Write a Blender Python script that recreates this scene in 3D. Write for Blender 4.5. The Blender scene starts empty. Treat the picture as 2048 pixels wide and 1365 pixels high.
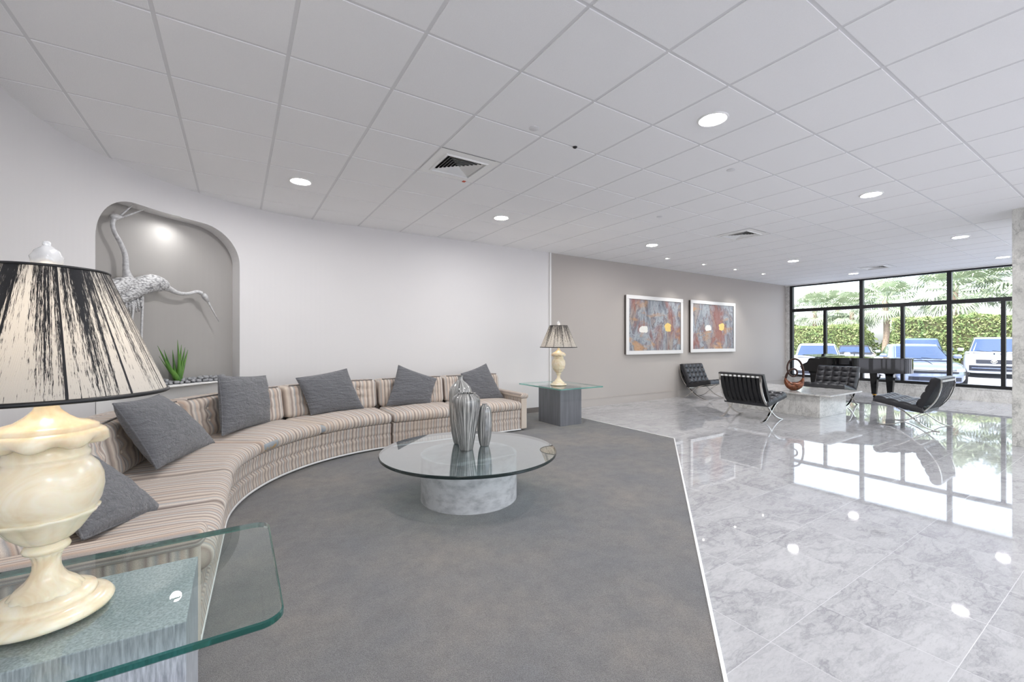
import bpy, math, random
from mathutils import Vector, Matrix, noise as mnoise
random.seed(7)
PI = math.pi
sc = bpy.context.scene
COL = sc.collection

def lin(c):
    return tuple((v/255/12.92 if v/255 <= .04045 else ((v/255+.055)/1.055)**2.4) for v in c)

# ------------------------------------------------------------------ camera
CAMZ = 1.32
cd = bpy.data.cameras.new('camera'); cam = bpy.data.objects.new('camera', cd); COL.objects.link(cam)
cam.location = (0, 0, CAMZ); cam.rotation_euler = (PI/2, 0, -math.radians(32.7))
cd.sensor_width = 36; cd.lens = 857/2048*36; cd.clip_start = .05; cd.clip_end = 400
sc.camera = cam

# ------------------------------------------------------------------ world, sun, exposure
w = bpy.data.worlds.new('sky'); sc.world = w; w.use_nodes = True
nt = w.node_tree; nt.nodes.clear()
out = nt.nodes.new('ShaderNodeOutputWorld'); bg = nt.nodes.new('ShaderNodeBackground')
sky = nt.nodes.new('ShaderNodeTexSky'); sky.sky_type = 'NISHITA'; sky.sun_disc = False
sky.sun_elevation = math.radians(52); sky.sun_rotation = math.radians(250); sky.air_density = 1.0; sky.dust_density = 3.0
hsv = nt.nodes.new('ShaderNodeHueSaturation'); hsv.inputs['Saturation'].default_value = .55
nt.links.new(sky.outputs[0], hsv.inputs['Color']); nt.links.new(hsv.outputs[0], bg.inputs[0])
bg.inputs[1].default_value = .56
nt.links.new(bg.outputs[0], out.inputs[0])
sl = bpy.data.lights.new('sun', 'SUN'); sl.energy = 3.6; sl.angle = math.radians(1.0); sl.color = (1, .95, .86)
so = bpy.data.objects.new('sun', sl); COL.objects.link(so)
so.rotation_euler = Vector((.62, -.30, -.75)).to_track_quat('-Z', 'Y').to_euler()
sc.view_settings.view_transform = 'Standard'; sc.view_settings.look = 'None'
sc.view_settings.gamma = 1; sc.view_settings.use_curve_mapping = False
sc.view_settings.exposure = 0.72
DOWN_E = 190.0     # radiance of the downlight lenses
sc.cycles.use_denoising = True
sc.cycles.max_bounces = 10; sc.cycles.diffuse_bounces = 5; sc.cycles.glossy_bounces = 5
sc.cycles.transmission_bounces = 8; sc.cycles.transparent_max_bounces = 16
sc.cycles.caustics_reflective = False; sc.cycles.caustics_refractive = False
sc.cycles.sample_clamp_indirect = 6

# ------------------------------------------------------------------ helpers
def link(o, parent=None):
    COL.objects.link(o)
    if parent is not None: o.parent = parent
    return o

def tag(o, label=None, cat=None, group=None, kind=None):
    if label: o['label'] = label
    if cat: o['category'] = cat
    if group: o['group'] = group
    if kind: o['kind'] = kind
    return o

def thing(name, loc, label, cat, group=None, rz=0):
    o = bpy.data.objects.new(name, None); COL.objects.link(o)
    o.empty_display_size = .1
    o.location = loc; o.rotation_euler = (0, 0, rz)
    return tag(o, label, cat, group)

def copy_tree(o, parent=None):
    c = o.copy(); COL.objects.link(c)
    if parent is not None: c.parent = parent
    for ch in list(o.children): copy_tree(ch, c)
    return c

class MB:
    def __init__(s): s.v = []; s.f = []; s.m = []; s.a = []
    def add(s, verts, faces, mat=0, attr=None):
        b = len(s.v); s.v += [tuple(p) for p in verts]
        s.f += [tuple(i+b for i in f) for f in faces]; s.m += [mat]*len(faces)
        s.a += list(attr) if attr else [(0, 0, 0)]*len(verts)
        return s
    def box(s, x0, x1, y0, y1, z0, z1, mat=0):
        v = [(x, y, z) for x in (x0, x1) for y in (y0, y1) for z in (z0, z1)]
        return s.add(v, [(0, 1, 3, 2), (4, 6, 7, 5), (0, 4, 5, 1), (2, 3, 7, 6), (0, 2, 6, 4), (1, 5, 7, 3)], mat)
    def lathe(s, prof, seg=48, c=(0, 0), mat=0, fn=None, closed=True):
        v = []; f = []
        for k, (r, z) in enumerate(prof):
            for i in range(seg):
                a = 2*PI*i/seg
                rr, zz = (r, z) if fn is None else fn(r, z, a, k)
                v.append((c[0]+rr*math.cos(a), c[1]+rr*math.sin(a), zz))
        for k in range(len(prof)-1):
            for i in range(seg):
                j = (i+1) % seg
                f.append((k*seg+i, k*seg+j, (k+1)*seg+j, (k+1)*seg+i))
        if closed:
            f.append(tuple(range(seg))[::-1]); n = (len(prof)-1)*seg; f.append(tuple(n+i for i in range(seg)))
        return s.add(v, f, mat)
    def tube(s, pts, rad, seg=10, closed=False, mat=0, flat=None):
        # sweep; rad is a number or a list; flat=(w,t,up) makes a flat bar
        P = [Vector(p) for p in pts]; n = len(P); v = []; f = []
        prev = None
        for i, p in enumerate(P):
            if closed: t = P[(i+1) % n]-P[i-1]
            else: t = P[min(i+1, n-1)]-P[max(i-1, 0)]
            t.normalize()
            if flat: ref = Vector(flat[2])
            else:
                ref = prev if prev is not None else (Vector((0, 0, 1)) if abs(t.z) < .9 else Vector((1, 0, 0)))
            a = (ref-t*ref.dot(t)).normalized(); b = t.cross(a)
            if not flat: prev = a
            if flat:
                hw, ht = flat[0]/2, flat[1]/2
                for (q, r_) in ((hw, ht), (-hw, ht), (-hw, -ht), (hw, -ht)): v.append(p+a*q+b*r_)
            else:
                r = rad[i] if isinstance(rad, (list, tuple)) else rad
                for k in range(seg):
                    an = 2*PI*k/seg; v.append(p+a*(r*math.cos(an))+b*(r*math.sin(an)))
        m = 4 if flat else seg
        for i in range(n if closed else n-1):
            j = (i+1) % n
            for k in range(m):
                l = (k+1) % m
                f.append((i*m+k, i*m+l, j*m+l, j*m+k))
        if not closed:
            f.append(tuple(range(m))[::-1]); f.append(tuple((n-1)*m+k for k in range(m)))
        return s.add(v, f, mat)
    def prism(s, poly, z0, z1, mat=0, side=None):
        n = len(poly)
        v = [(x, y, z0) for x, y in poly]+[(x, y, z1) for x, y in poly]
        s.add(v, [tuple(range(n))[::-1], tuple(range(n, 2*n))], mat)
        b = len(s.v)-2*n
        for i in range(n):
            j = (i+1) % n
            s.f.append((b+i, b+j, b+n+j, b+n+i)); s.m.append(mat if side is None else side)
        return s
    def build(s, name, mats, parent=None, smooth=False, loc=None, bevel=0, recalc=True):
        me = bpy.data.meshes.new(name)
        me.from_pydata(s.v, [], s.f)
        if not isinstance(mats, (list, tuple)): mats = [mats]
        for m in mats: me.materials.append(m)
        if len(mats) > 1: me.polygons.foreach_set('material_index', s.m)
        if any(a != (0, 0, 0) for a in s.a[:50]) or any(a != (0, 0, 0) for a in s.a[-5:]):
            at = me.attributes.new('suv', 'FLOAT_VECTOR', 'POINT')
            at.data.foreach_set('vector', [c for a in s.a for c in a])
        me.polygons.foreach_set('use_smooth', [smooth]*len(me.polygons))
        me.update(); me.validate()
        if recalc:
            import bmesh
            bm = bmesh.new(); bm.from_mesh(me); bmesh.ops.recalc_face_normals(bm, faces=bm.faces); bm.to_mesh(me); bm.free()
        o = bpy.data.objects.new(name, me); link(o, parent)
        if loc: o.location = loc
        if bevel:
            b = o.modifiers.new('bevel', 'BEVEL'); b.width = bevel; b.segments = 2; b.limit_method = 'ANGLE'; b.angle_limit = math.radians(40)
        return o

def shade_auto(o, ang=35):
    me = o.data
    me.polygons.foreach_set('use_smooth', [True]*len(me.polygons))
    import bmesh
    bm = bmesh.new(); bm.from_mesh(me)
    for e in bm.edges:
        if len(e.link_faces) == 2 and e.calc_face_angle(0) > math.radians(ang): e.smooth = False
    bm.to_mesh(me); bm.free()
    return o

def struct(name, mb, mats, parent=None, **k):
    o = mb.build(name, mats, parent, **k)
    if parent is None: o['kind'] = 'structure'
    return o

def axis_pos(h, r, n):
    """positions along one axis of a rounded box: fine near the ends"""
    e = [-h, -h+r*.12, -h+r*.35, -h+r*.65]
    m = [-h+r+(2*h-2*r)*i/n for i in range(n+1)]
    return e+m+[-x for x in e[::-1]]

def rbox(hx, hy, hz, r, nx=4, ny=4, nz=4, fn=None):
    """closed rounded box; fn(p)->p post-deforms. returns verts, faces, raw local coordinates"""
    r = min(r, hx*.98, hy*.98, hz*.98)
    X = axis_pos(hx, r, nx); Y = axis_pos(hy, r, ny); Z = axis_pos(hz, r, nz)
    idx = {}; V = []; A = []; F = []
    def g(i, j, k):
        key = (i, j, k)
        if key in idx: return idx[key]
        p = [X[i], Y[j], Z[k]]; h = (hx, hy, hz)
        q = [max(-h[a]+r, min(h[a]-r, p[a])) for a in range(3)]
        d = [p[a]-q[a] for a in range(3)]; L = math.sqrt(sum(t*t for t in d))
        if L > 1e-9: p2 = [q[a]+d[a]/L*r for a in range(3)]
        else: p2 = p
        A.append(tuple(p2)); V.append(tuple(fn(p2)) if fn else tuple(p2)); idx[key] = len(V)-1
        return idx[key]
    I, J, K = len(X)-1, len(Y)-1, len(Z)-1
    for i in range(I):
        for j in range(J):
            F.append((g(i, j, 0), g(i, j+1, 0), g(i+1, j+1, 0), g(i+1, j, 0)))
            F.append((g(i, j, K), g(i+1, j, K), g(i+1, j+1, K), g(i, j+1, K)))
    for i in range(I):
        for k in range(K):
            F.append((g(i, 0, k), g(i+1, 0, k), g(i+1, 0, k+1), g(i, 0, k+1)))
            F.append((g(i, J, k), g(i, J, k+1), g(i+1, J, k+1), g(i+1, J, k)))
    for j in range(J):
        for k in range(K):
            F.append((g(0, j, k), g(0, j, k+1), g(0, j+1, k+1), g(0, j+1, k)))
            F.append((g(I, j, k), g(I, j+1, k), g(I, j+1, k+1), g(I, j, k+1)))
    return V, F, A

def bez(pts, n=10):
    """Catmull-Rom through pts (2D or 3D)"""
    P = [Vector(p) for p in pts]; R = []
    for i in range(len(P)-1):
        p0 = P[max(i-1, 0)]; p1 = P[i]; p2 = P[i+1]; p3 = P[min(i+2, len(P)-1)]
        for k in range(n):
            t = k/n
            R.append(.5*((2*p1)+(p2-p0)*t+(2*p0-5*p1+4*p2-p3)*t*t+(3*p1-p0-3*p2+p3)*t**3))
    R.append(P[-1]); return R

# ------------------------------------------------------------------ materials
def mat(name, col, rough=.5, metal=0, spec=.5, **k):
    m = bpy.data.materials.new(name); m.use_nodes = True
    b = m.node_tree.nodes['Principled BSDF']
    b.inputs['Base Color'].default_value = (*lin(col), 1); b.inputs['Roughness'].default_value = rough
    b.inputs['Metallic'].default_value = metal; b.inputs['Specular IOR Level'].default_value = spec
    for kk, v in k.items(): b.inputs[kk.replace('_', ' ')].default_value = v
    return m
class N:
    """small node-tree writer"""
    def __init__(s, m): s.t = m.node_tree; s.b = s.t.nodes.get('Principled BSDF')
    def n(s, ty, **k):
        o = s.t.nodes.new(ty)
        for a, v in k.items(): setattr(o, a, v)
        return o
    def l(s, a, b): s.t.links.new(a, b)
    def val(s, sock, v):
        if hasattr(v, 'is_output') or isinstance(v, bpy.types.NodeSocket): s.l(v, sock)
        else: sock.default_value = v
    def math(s, op, a, b=0.0, c=None, clamp=False):
        o = s.n('ShaderNodeMath', operation=op, use_clamp=clamp); s.val(o.inputs[0], a); s.val(o.inputs[1], b)
        if c is not None: s.val(o.inputs[2], c)
        return o.outputs[0]
    def vmath(s, op, a, b):
        o = s.n('ShaderNodeVectorMath', operation=op); s.val(o.inputs[0], a); s.val(o.inputs[1], b); return o.outputs[0]
    def coord(s, which='Object'): return s.n('ShaderNodeTexCoord').outputs[which]
    def geo(s): return s.n('ShaderNodeNewGeometry').outputs['Position']
    def sep(s, v):
        o = s.n('ShaderNodeSeparateXYZ'); s.l(v, o.inputs[0]); return o.outputs
    def comb(s, x, y, z):
        o = s.n('ShaderNodeCombineXYZ')
        for i, v in enumerate((x, y, z)): s.val(o.inputs[i], v)
        return o.outputs[0]
    def noise(s, vec, scale, detail=4, rough=.5, dist=0, color=False):
        o = s.n('ShaderNodeTexNoise'); 
        if vec is not None: s.l(vec, o.inputs['Vector'])
        o.inputs['Scale'].default_value = scale; o.inputs['Detail'].default_value = detail
        o.inputs['Roughness'].default_value = rough; o.inputs['Distortion'].default_value = dist
        return o.outputs['Color' if color else 'Fac']
    def ramp(s, fac, stops, interp='LINEAR', raw=False):
        o = s.n('ShaderNodeValToRGB'); s.l(fac, o.inputs[0]); r = o.color_ramp; r.interpolation = interp
        while len(r.elements) > 1: r.elements.remove(r.elements[-1])
        for i, (p, c) in enumerate(stops):
            e = r.elements[0] if i == 0 else r.elements.new(p)
            e.position = p
            if isinstance(c, (int, float)): c = (c, c, c) if raw else lin((c, c, c))
            elif not raw: c = lin(c)
            e.color = (*c, 1)
        return o.outputs[0]
    def mix(s, fac, a, b, blend='MIX'):
        o = s.n('ShaderNodeMix', data_type='RGBA', blend_type=blend)
        s.val(o.inputs[0], fac)
        for sock, v in ((o.inputs[6], a), (o.inputs[7], b)):
            if isinstance(v, tuple): sock.default_value = (*lin(v), 1)
            else: s.l(v, sock)
        return o.outputs[2]
    def bump(s, h, strength=.3, dist=.01):
        o = s.n('ShaderNodeBump'); s.l(h, o.inputs['Height']); o.inputs['Strength'].default_value = strength
        o.inputs['Distance'].default_value = dist; s.l(o.outputs[0], s.b.inputs['Normal']); return o
    def base(s, c): s.l(c, s.b.inputs['Base Color'])

def m_ceiling():
    m = mat('ceiling_tile', (226, 226, 227), .9, spec=.2); n = N(m); p = n.geo()
    a = n.noise(p, 240, 2); c = n.mix(n.math('MULTIPLY', a, .28), (246, 246, 246), (222, 222, 223)); n.base(c)
    n.bump(a, .25, .004); return m
def m_wall(name, c1, c2, r=.65):
    m = mat(name, c1, r, spec=.3); n = N(m); p = n.geo()
    n.base(n.mix(n.noise(p, 1.3, 3), c1, c2)); n.bump(n.noise(p, 160, 2), .08, .003); return m
def marble(name, tile=None, base=(226, 226, 224), vein=(150, 150, 152), rough=.05, joint=(244, 244, 244), off=(0, 0), scale=1.0, dark=.0):
    m = mat(name, base, rough, spec=.6); n = N(m); p = n.geo()
    if tile:
        s = n.sep(p)
        ux = n.math('DIVIDE', n.math('SUBTRACT', s[0], off[0]), tile); uy = n.math('DIVIDE', n.math('SUBTRACT', s[1], off[1]), tile)
        ix = n.math('FLOOR', ux); iy = n.math('FLOOR', uy)
        wn = n.n('ShaderNodeTexWhiteNoise'); n.l(n.comb(ix, iy, 3.0), wn.inputs[0])
        p2 = n.vmath('ADD', p, n.vmath('MULTIPLY', wn.outputs['Color'], (23., 23., 9.)))
        rnd = wn.outputs['Value']
    else: p2 = p; rnd = None
    ps = n.vmath('MULTIPLY', p2, (1.0*scale, 2.3*scale, 1.6*scale))
    warp = n.vmath('ADD', ps, n.vmath('MULTIPLY', n.noise(ps, 1.6, 5, .6, color=True), (.9, .9, .9)))
    cloud = n.noise(warp, 1.5, 6, .65)
    v1 = n.math('ABSOLUTE', n.math('SUBTRACT', n.noise(warp, 2.2, 7, .62), .5))
    v1 = n.ramp(v1, [(0, 1), (.018, .55), (.06, 0)], raw=True)
    v2 = n.math('ABSOLUTE', n.math('SUBTRACT', n.noise(warp, 6.5, 6, .7), .5))
    v2 = n.ramp(v2, [(0, .6), (.03, .2), (.08, 0)], raw=True)
    cl = n.ramp(cloud, [(.30, 0), (.72, 1)], raw=True)
    veins = n.math('MAXIMUM', n.math('MULTIPLY', v1, n.math('MULTIPLY_ADD', cl, .8, .15)), n.math('MULTIPLY', v2, n.math('MULTIPLY_ADD', cl, .9, 0)))
    c = n.mix(n.math('MULTIPLY', cl, .55), base, tuple(int(b*.86) for b in base))
    c = n.mix(n.math('MULTIPLY', veins, .75), c, vein)
    fine = n.noise(n.vmath('MULTIPLY', p2, (3., 12., 6.)), 7, 5, .7)
    c = n.mix(n.ramp(fine, [(.52, 0), (.75, .5)], raw=True), c, tuple(int(b*.76) for b in base))
    if tile:
        c = n.mix(n.math('MULTIPLY', n.math('POWER', rnd, 2.0), .28), c, (176, 175, 178))
        def edge(u):
            f = n.math('FRACT', u); return n.math('MINIMUM', f, n.math('SUBTRACT', 1.0, f))
        e = n.math('MINIMUM', edge(ux), edge(uy))
        j = n.ramp(e, [(0, 1), (.0022, 1), (.0040, 0)], raw=True)
        c = n.mix(n.math('MULTIPLY', j, n.math('MULTIPLY_ADD', n.noise(p, .55, 1), 1.5, -.25), clamp=True), c, joint)
        nz = n.noise(p, 9, 3)
        n.l(n.math('MULTIPLY_ADD', nz, .012, n.math('MULTIPLY_ADD', j, .3, rough)), n.b.inputs['Roughness'])
        # slightly tilted tiles break the mirror image a little at each joint
        tx = n.math('MULTIPLY', n.math('SUBTRACT', rnd, .5), n.math('SUBTRACT', ux, ix))
        n.bump(tx, .3, .0016)
    n.base(c); return m
def m_carpet():
    m = mat('carpet', (122, 119, 115), 1.0, spec=.05); n = N(m); p = n.geo()
    big = n.noise(p, 1.3, 4, .6); mid = n.noise(p, 9, 3, .6); fine = n.noise(p, 330, 2, .6)
    c = n.ramp(big, [(.32, (158, 160, 163)), (.5, (172, 170, 167)), (.68, (188, 181, 172))])
    c = n.mix(n.ramp(mid, [(.4, 0), (.7, .45)], raw=True), c, (142, 141, 141))
    c = n.mix(n.ramp(fine, [(.35, .6), (.65, 0)], raw=True), c, (84, 82, 81))
    n.base(c); n.bump(n.math('ADD', fine, n.math('MULTIPLY', mid, .6)), 1.0, .012)
    n.b.inputs['Sheen Weight'].default_value = .25; return m
def stripe_ramp(n, u):
    a = [(0, (226, 213, 198)), (.07, (184, 168, 154)), (.13, (142, 130, 124)), (.19, (222, 212, 200)), (.27, (210, 188, 170)), (.34, (178, 178, 178)),
         (.42, (228, 218, 206)), (.49, (134, 122, 118)), (.55, (214, 200, 186)), (.63, (196, 172, 154)), (.70, (166, 168, 170)), (.78, (230, 220, 208)), (.86, (152, 136, 128)), (.93, (206, 194, 182)), (1, (226, 213, 198))]
    return n.ramp(n.math('FRACT', n.math('DIVIDE', u, .19)), a, 'LINEAR')
def m_stripe():
    m = mat('striped_upholstery', (200, 185, 170), .95, spec=.1); n = N(m)
    at = n.n('ShaderNodeAttribute', attribute_name='suv'); s = n.sep(at.outputs['Vector'])
    wob = n.math('MULTIPLY', n.math('SUBTRACT', n.noise(n.geo(), 4, 2), .5), .012)
    c = stripe_ramp(n, n.math('ADD', s[0], wob))
    weave = n.noise(n.vmath('MULTIPLY', n.geo(), (1., 1., 1.)), 420, 1)
    c = n.mix(n.ramp(weave, [(.4, .3), (.6, 0)], raw=True), c, (160, 148, 140))
    wear = n.noise(n.geo(), 2.1, 3)
    c = n.mix(n.ramp(wear, [(.5, 0), (.75, .35)], raw=True), c, (198, 176, 154))
    n.base(c); n.bump(n.math('ADD', weave, n.math('MULTIPLY', n.noise(n.geo(), 14, 3), 1.5)), .35, .006)
    n.b.inputs['Sheen Weight'].default_value = .2; return m
def m_pillow():
    m = mat('grey_quilted_cotton', (92, 94, 101), .9, spec=.15); n = N(m); p = n.coord()
    a = n.noise(n.vmath('MULTIPLY', n.geo(), (1., 1., 4.2)), 9, 3, .55, .6); b = n.noise(n.geo(), 75, 3, .6, .5)
    n.base(n.mix(b, (95, 96, 99), (119, 120, 124)))
    n.bump(n.math('ADD', a, n.math('MULTIPLY', b, .22)), 1.0, .03); n.b.inputs['Sheen Weight'].default_value = .3; return m
def m_alabaster():
    m = mat('cream_alabaster', (240, 222, 180), .22, spec=.5, Subsurface_Weight=.35, Subsurface_Scale=.03); n = N(m); p = n.coord()
    m.node_tree.nodes['Principled BSDF'].inputs['Subsurface Radius'].default_value = (1, .6, .3)
    c = n.ramp(n.noise(p, 9, 4, .6, 1.2), [(.3, (228, 208, 172)), (.5, (240, 228, 200)), (.7, (247, 240, 222))]); n.base(c); return m
def m_shade():
    m = bpy.data.materials.new('black_and_white_string'); m.use_nodes = True; n = N(m); nt = n.t
    at = n.n('ShaderNodeAttribute', attribute_name='suv'); s = n.sep(at.outputs['Vector'])   # x = angle, y = height 0..1
    a = s[0]; h = s[1]
    streak = n.noise(n.comb(n.math('MULTIPLY', a, 24.0), n.math('MULTIPLY', h, .55), 0.0), 1.0, 5, .72)
    fine = n.noise(n.comb(n.math('MULTIPLY', a, 150.0), n.math('MULTIPLY', h, 12.0), 0.0), 1.0, 3, .7)
    blk = n.noise(n.comb(n.math('MULTIPLY', a, 3.2), n.math('MULTIPLY', h, .25), 4.0), 1.0, 2, .5)
    v = n.math('ADD', n.math('ADD', streak, n.math('MULTIPLY', fine, .85)), n.math('MULTIPLY', blk, .55))
    v = n.math('SUBTRACT', v, n.math('MULTIPLY', h, .22))
    rib = n.math('ABSOLUTE', n.math('SUBTRACT', n.math('FRACT', n.math('MULTIPLY', a, 12/(2*PI))), .5))
    v = n.math('SUBTRACT', v, n.ramp(rib, [(0, .9), (.018, .9), (.022, 0)], raw=True))
    f = n.ramp(n.math('MULTIPLY', v, .5), [(.530, 0), (.548, 1)], raw=True)
    strand = n.math('FRACT', n.math('MULTIPLY', a, 130.0))
    sh = n.ramp(strand, [(0, .42), (.5, 1), (1, .42)], raw=True)  # shading at the strand sides, painted into the white colour
    white = n.mix(1.0, (208, 205, 199), sh, 'MULTIPLY'); black = (20, 20, 24)
    c = n.mix(f, black, white)
    n.base(c); n.b.inputs['Roughness'].default_value = .55; n.bump(strand, .4, .002)
    tr = n.n('ShaderNodeBsdfTranslucent'); n.l(n.mix(f, (8, 8, 9), (250, 246, 238)), tr.inputs[0])
    mx = n.n('ShaderNodeMixShader'); n.l(n.math('MULTIPLY', f, .16), mx.inputs[0])
    n.l(n.b.outputs[0], mx.inputs[1]); n.l(tr.outputs[0], mx.inputs[2])
    n.l(mx.outputs[0], nt.nodes['Material Output'].inputs[0]); return m
def m_glass(name, tint, ior=1.5, rough=0.0, refl=1.0, dirt=0.0):
    """sheet glass: clear with a mirror-like skin (Fresnel); lets daylight through"""
    m = bpy.data.materials.new(name); m.use_nodes = True; n = N(m); nt = n.t; nt.nodes.remove(n.b)
    t = n.n('ShaderNodeBsdfTransparent'); t.inputs[0].default_value = (*lin(tint), 1)
    g = n.n('ShaderNodeBsdfGlossy'); g.inputs['Roughness'].default_value = rough; g.inputs[0].default_value = (1, 1, 1, 1)
    fr = n.n('ShaderNodeFresnel'); fr.inputs[0].default_value = ior
    geo = n.n('ShaderNodeNewGeometry')
    # same reflectance from both sides
    fac = n.math('MULTIPLY', fr.outputs[0], refl, clamp=True)
    fac = n.math('MULTIPLY', fac, n.math('SUBTRACT', 1.0, geo.outputs['Backfacing']))
    mx = n.n('ShaderNodeMixShader'); n.l(fac, mx.inputs[0])
    n.l(t.outputs[0], mx.inputs[1]); n.l(g.outputs[0], mx.inputs[2]); n.l(mx.outputs[0], nt.nodes['Material Output'].inputs[0]); return m
def m_emit(name, col, s):
    m = bpy.data.materials.new(name); m.use_nodes = True; n = N(m); n.t.nodes.remove(n.b)
    e = n.n('ShaderNodeEmission'); e.inputs[0].default_value = (*lin(col), 1); e.inputs[1].default_value = s
    n.l(e.outputs[0], n.t.nodes['Material Output'].inputs[0]); return m
def m_noise(name, c1, c2, rough=.6, scale=20, bump=.3, metal=0, stretch=(1, 1, 1), lo=.35, hi=.65, spec=.5, dist=.006):
    m = mat(name, c1, rough, metal, spec); n = N(m); p = n.vmath('MULTIPLY', n.coord(), stretch)
    a = n.noise(p, scale, 5, .6); n.base(n.mix(n.ramp(a, [(lo, 0), (hi, 1)], raw=True), c1, c2))
    if bump: n.bump(a, bump, dist)
    return m

M = {}
M['ceil'] = m_ceiling(); M['tbar'] = mat('ceiling_grid_metal', (222, 222, 223), .5)
M['wwall'] = m_wall('white_wall_paint', (228, 226, 225), (223, 222, 222))
M['gwall'] = m_wall('taupe_wall_paint', (184, 178, 172), (180, 174, 169))
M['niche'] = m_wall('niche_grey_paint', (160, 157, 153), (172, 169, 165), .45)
M['mfloor'] = marble('marble_floor', tile=.485, base=(203, 203, 204), vein=(118, 118, 124), rough=.02, off=(1.97, -.002))
M['marble'] = marble('white_marble', base=(226, 224, 219), vein=(96, 92, 88), rough=.12, scale=1.6)
M['pmarble'] = marble('veined_pillar_marble', base=(222, 221, 214), vein=(70, 68, 66), rough=.15, scale=1.0)
M['carpet'] = m_carpet(); M['stripe'] = m_stripe(); M['pillow'] = m_pillow()
M['alab'] = m_alabaster(); M['shade'] = m_shade()
M['pane'] = m_glass('window_glass', (246, 249, 250), 1.45)
M['tglass'] = m_glass('table_glass', (243, 249, 247), 1.5, refl=1.0)
M['ctglass'] = m_glass('coffee_table_glass', (232, 242, 243), 1.9, refl=1.8)
M['gedge'] = mat('green_glass_edge', (22, 92, 84), .08, spec=.9, Transmission_Weight=.55, IOR=1.5)
M['gedge2'] = mat('light_glass_edge', (120, 196, 184), .08, spec=.9, Transmission_Weight=.6, IOR=1.5)
M['gedge3'] = mat('dark_glass_edge', (14, 34, 34), .08, spec=.8)
M['black'] = mat('black_anodised_frame', (18, 18, 20), .4); M['dark'] = mat('dark_void', (8, 8, 8), .9)
M['chrome'] = mat('polished_steel', (225, 222, 216), .12, 1); M['leather'] = mat('black_leather', (28, 29, 34), .38, spec=.6)
M['strap'] = mat('black_leather_strap', (16, 16, 18), .5); M['piano'] = mat('black_piano_lacquer', (14, 14, 16), .06, spec=.5)
M['brass'] = mat('brass', (200, 150, 70), .3, 1); M['ivory'] = mat('ivory_keys', (235, 230, 215), .3)
M['white'] = mat('white_paint', (238, 238, 236), .4); M['trim'] = mat('white_edge_strip', (246, 246, 244), .35)
M['silverframe'] = mat('silver_frame', (226, 224, 222), .35, .15); M['framedark'] = mat('dark_frame_side', (62, 56, 52), .5)
M['plaster'] = m_noise('trowelled_grey_plaster', (196, 196, 197), (150, 150, 152), .55, 7, .5, stretch=(1, 1.6, 2.2), lo=.42, hi=.72)
M['greybox'] = m_noise('brushed_grey_laminate', (122, 123, 128), (106, 107, 112), .35, 30, .05, stretch=(1, 1, .05))
M['greywood'] = m_noise('silver_grained_laminate', (206, 209, 216), (150, 154, 162), .4, 26, .2, stretch=(6, 6, .6))
M['silver'] = m_noise('antique_silver', (218, 218, 218), (176, 176, 177), .45, 40, .5, metal=.2, lo=.3, hi=.7)
M['pebble'] = m_noise('grey_river_stone', (172, 173, 176), (112, 114, 118), .6, 14, .2)
M['aloe'] = m_noise('aloe_green', (104, 150, 62), (58, 104, 40), .45, 20, .1, stretch=(1, 1, .3))
M['bronze'] = m_noise('brown_bronze', (134, 76, 44), (66, 38, 26), .25, 22, .15, metal=.35)
M['bronzedark'] = mat('dark_bronze', (58, 36, 28), .2, .5)
M['lens'] = m_emit('downlight_lens', (253, 251, 252), DOWN_E); M['bulb'] = m_emit('warm_bulb', (255, 226, 190), 18)
M['spotlens'] = m_emit('spot_lens', (255, 250, 244), 30)
def m_vase():
    m = mat('striped_grey_glaze', (120, 120, 120), .12, spec=.7, Coat_Weight=.6); n = N(m)
    at = n.n('ShaderNodeAttribute', attribute_name='suv'); s = n.sep(at.outputs['Vector'])
    a = n.noise(n.comb(n.math('MULTIPLY', s[0], 8.5), n.math('MULTIPLY', s[1], .5), s[2]), 1.0, 5, .7)
    b = n.noise(n.comb(n.math('MULTIPLY', s[0], 30.0), n.math('MULTIPLY', s[1], 1.2), s[2]), 1.0, 3, .6)
    v = n.math('ADD', a, n.math('MULTIPLY', b, .35))
    n.base(n.ramp(v, [(.50, (30, 31, 33)), (.60, (80, 81, 82)), (.69, (142, 141, 138)), (.80, (222, 221, 216))])); return m
M['vase'] = m_vase()
M['foliage'] = m_noise('hedge_leaf', (100, 124, 78), (148, 156, 106), .6, 3, 0, spec=.2)
M['foliage2'] = m_noise('hedge_inner', (58, 66, 40), (96, 92, 62), .8, 6, 0)
M['palm'] = m_noise('palm_leaf', (136, 152, 124), (168, 178, 152), .5, 2, 0, spec=.3)
M['trunk'] = m_noise('palm_trunk', (176, 158, 140), (128, 112, 98), .9, 14, .6)
M['asphalt'] = m_noise('pale_asphalt', (176, 176, 182), (160, 161, 168), .8, 8, .1)
M['carwhite'] = mat('pearl_white_car_paint', (178, 184, 194), .12, spec=.6, Coat_Weight=1.0)
M['carblue'] = mat('silver_blue_car_paint', (112, 134, 170), .14, .5, Coat_Weight=1.0)
M['carsilver'] = mat('silver_car_paint', (122, 134, 162), .15, .4, Coat_Weight=1.0)
M['carglass'] = mat('car_glass', (40, 62, 96), .04, spec=.9, Coat_Weight=1.0); M['softtop'] = mat('black_canvas_top', (52, 54, 62), .8)
M['tyre'] = mat('tyre_rubber', (26, 27, 30), .8); M['carblack'] = mat('car_black_trim', (26, 30, 42), .35)
M['headlamp'] = mat('headlamp_glass', (206, 212, 222), .08, spec=.9, Coat_Weight=1.0)
M['tape'] = m_noise('grey_duct_tape', (150, 158, 164), (186, 150, 92), .4, 16, .5, lo=.5, hi=.62)
M['orange'] = mat('orange_tag', (205, 92, 66), .6)

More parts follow.
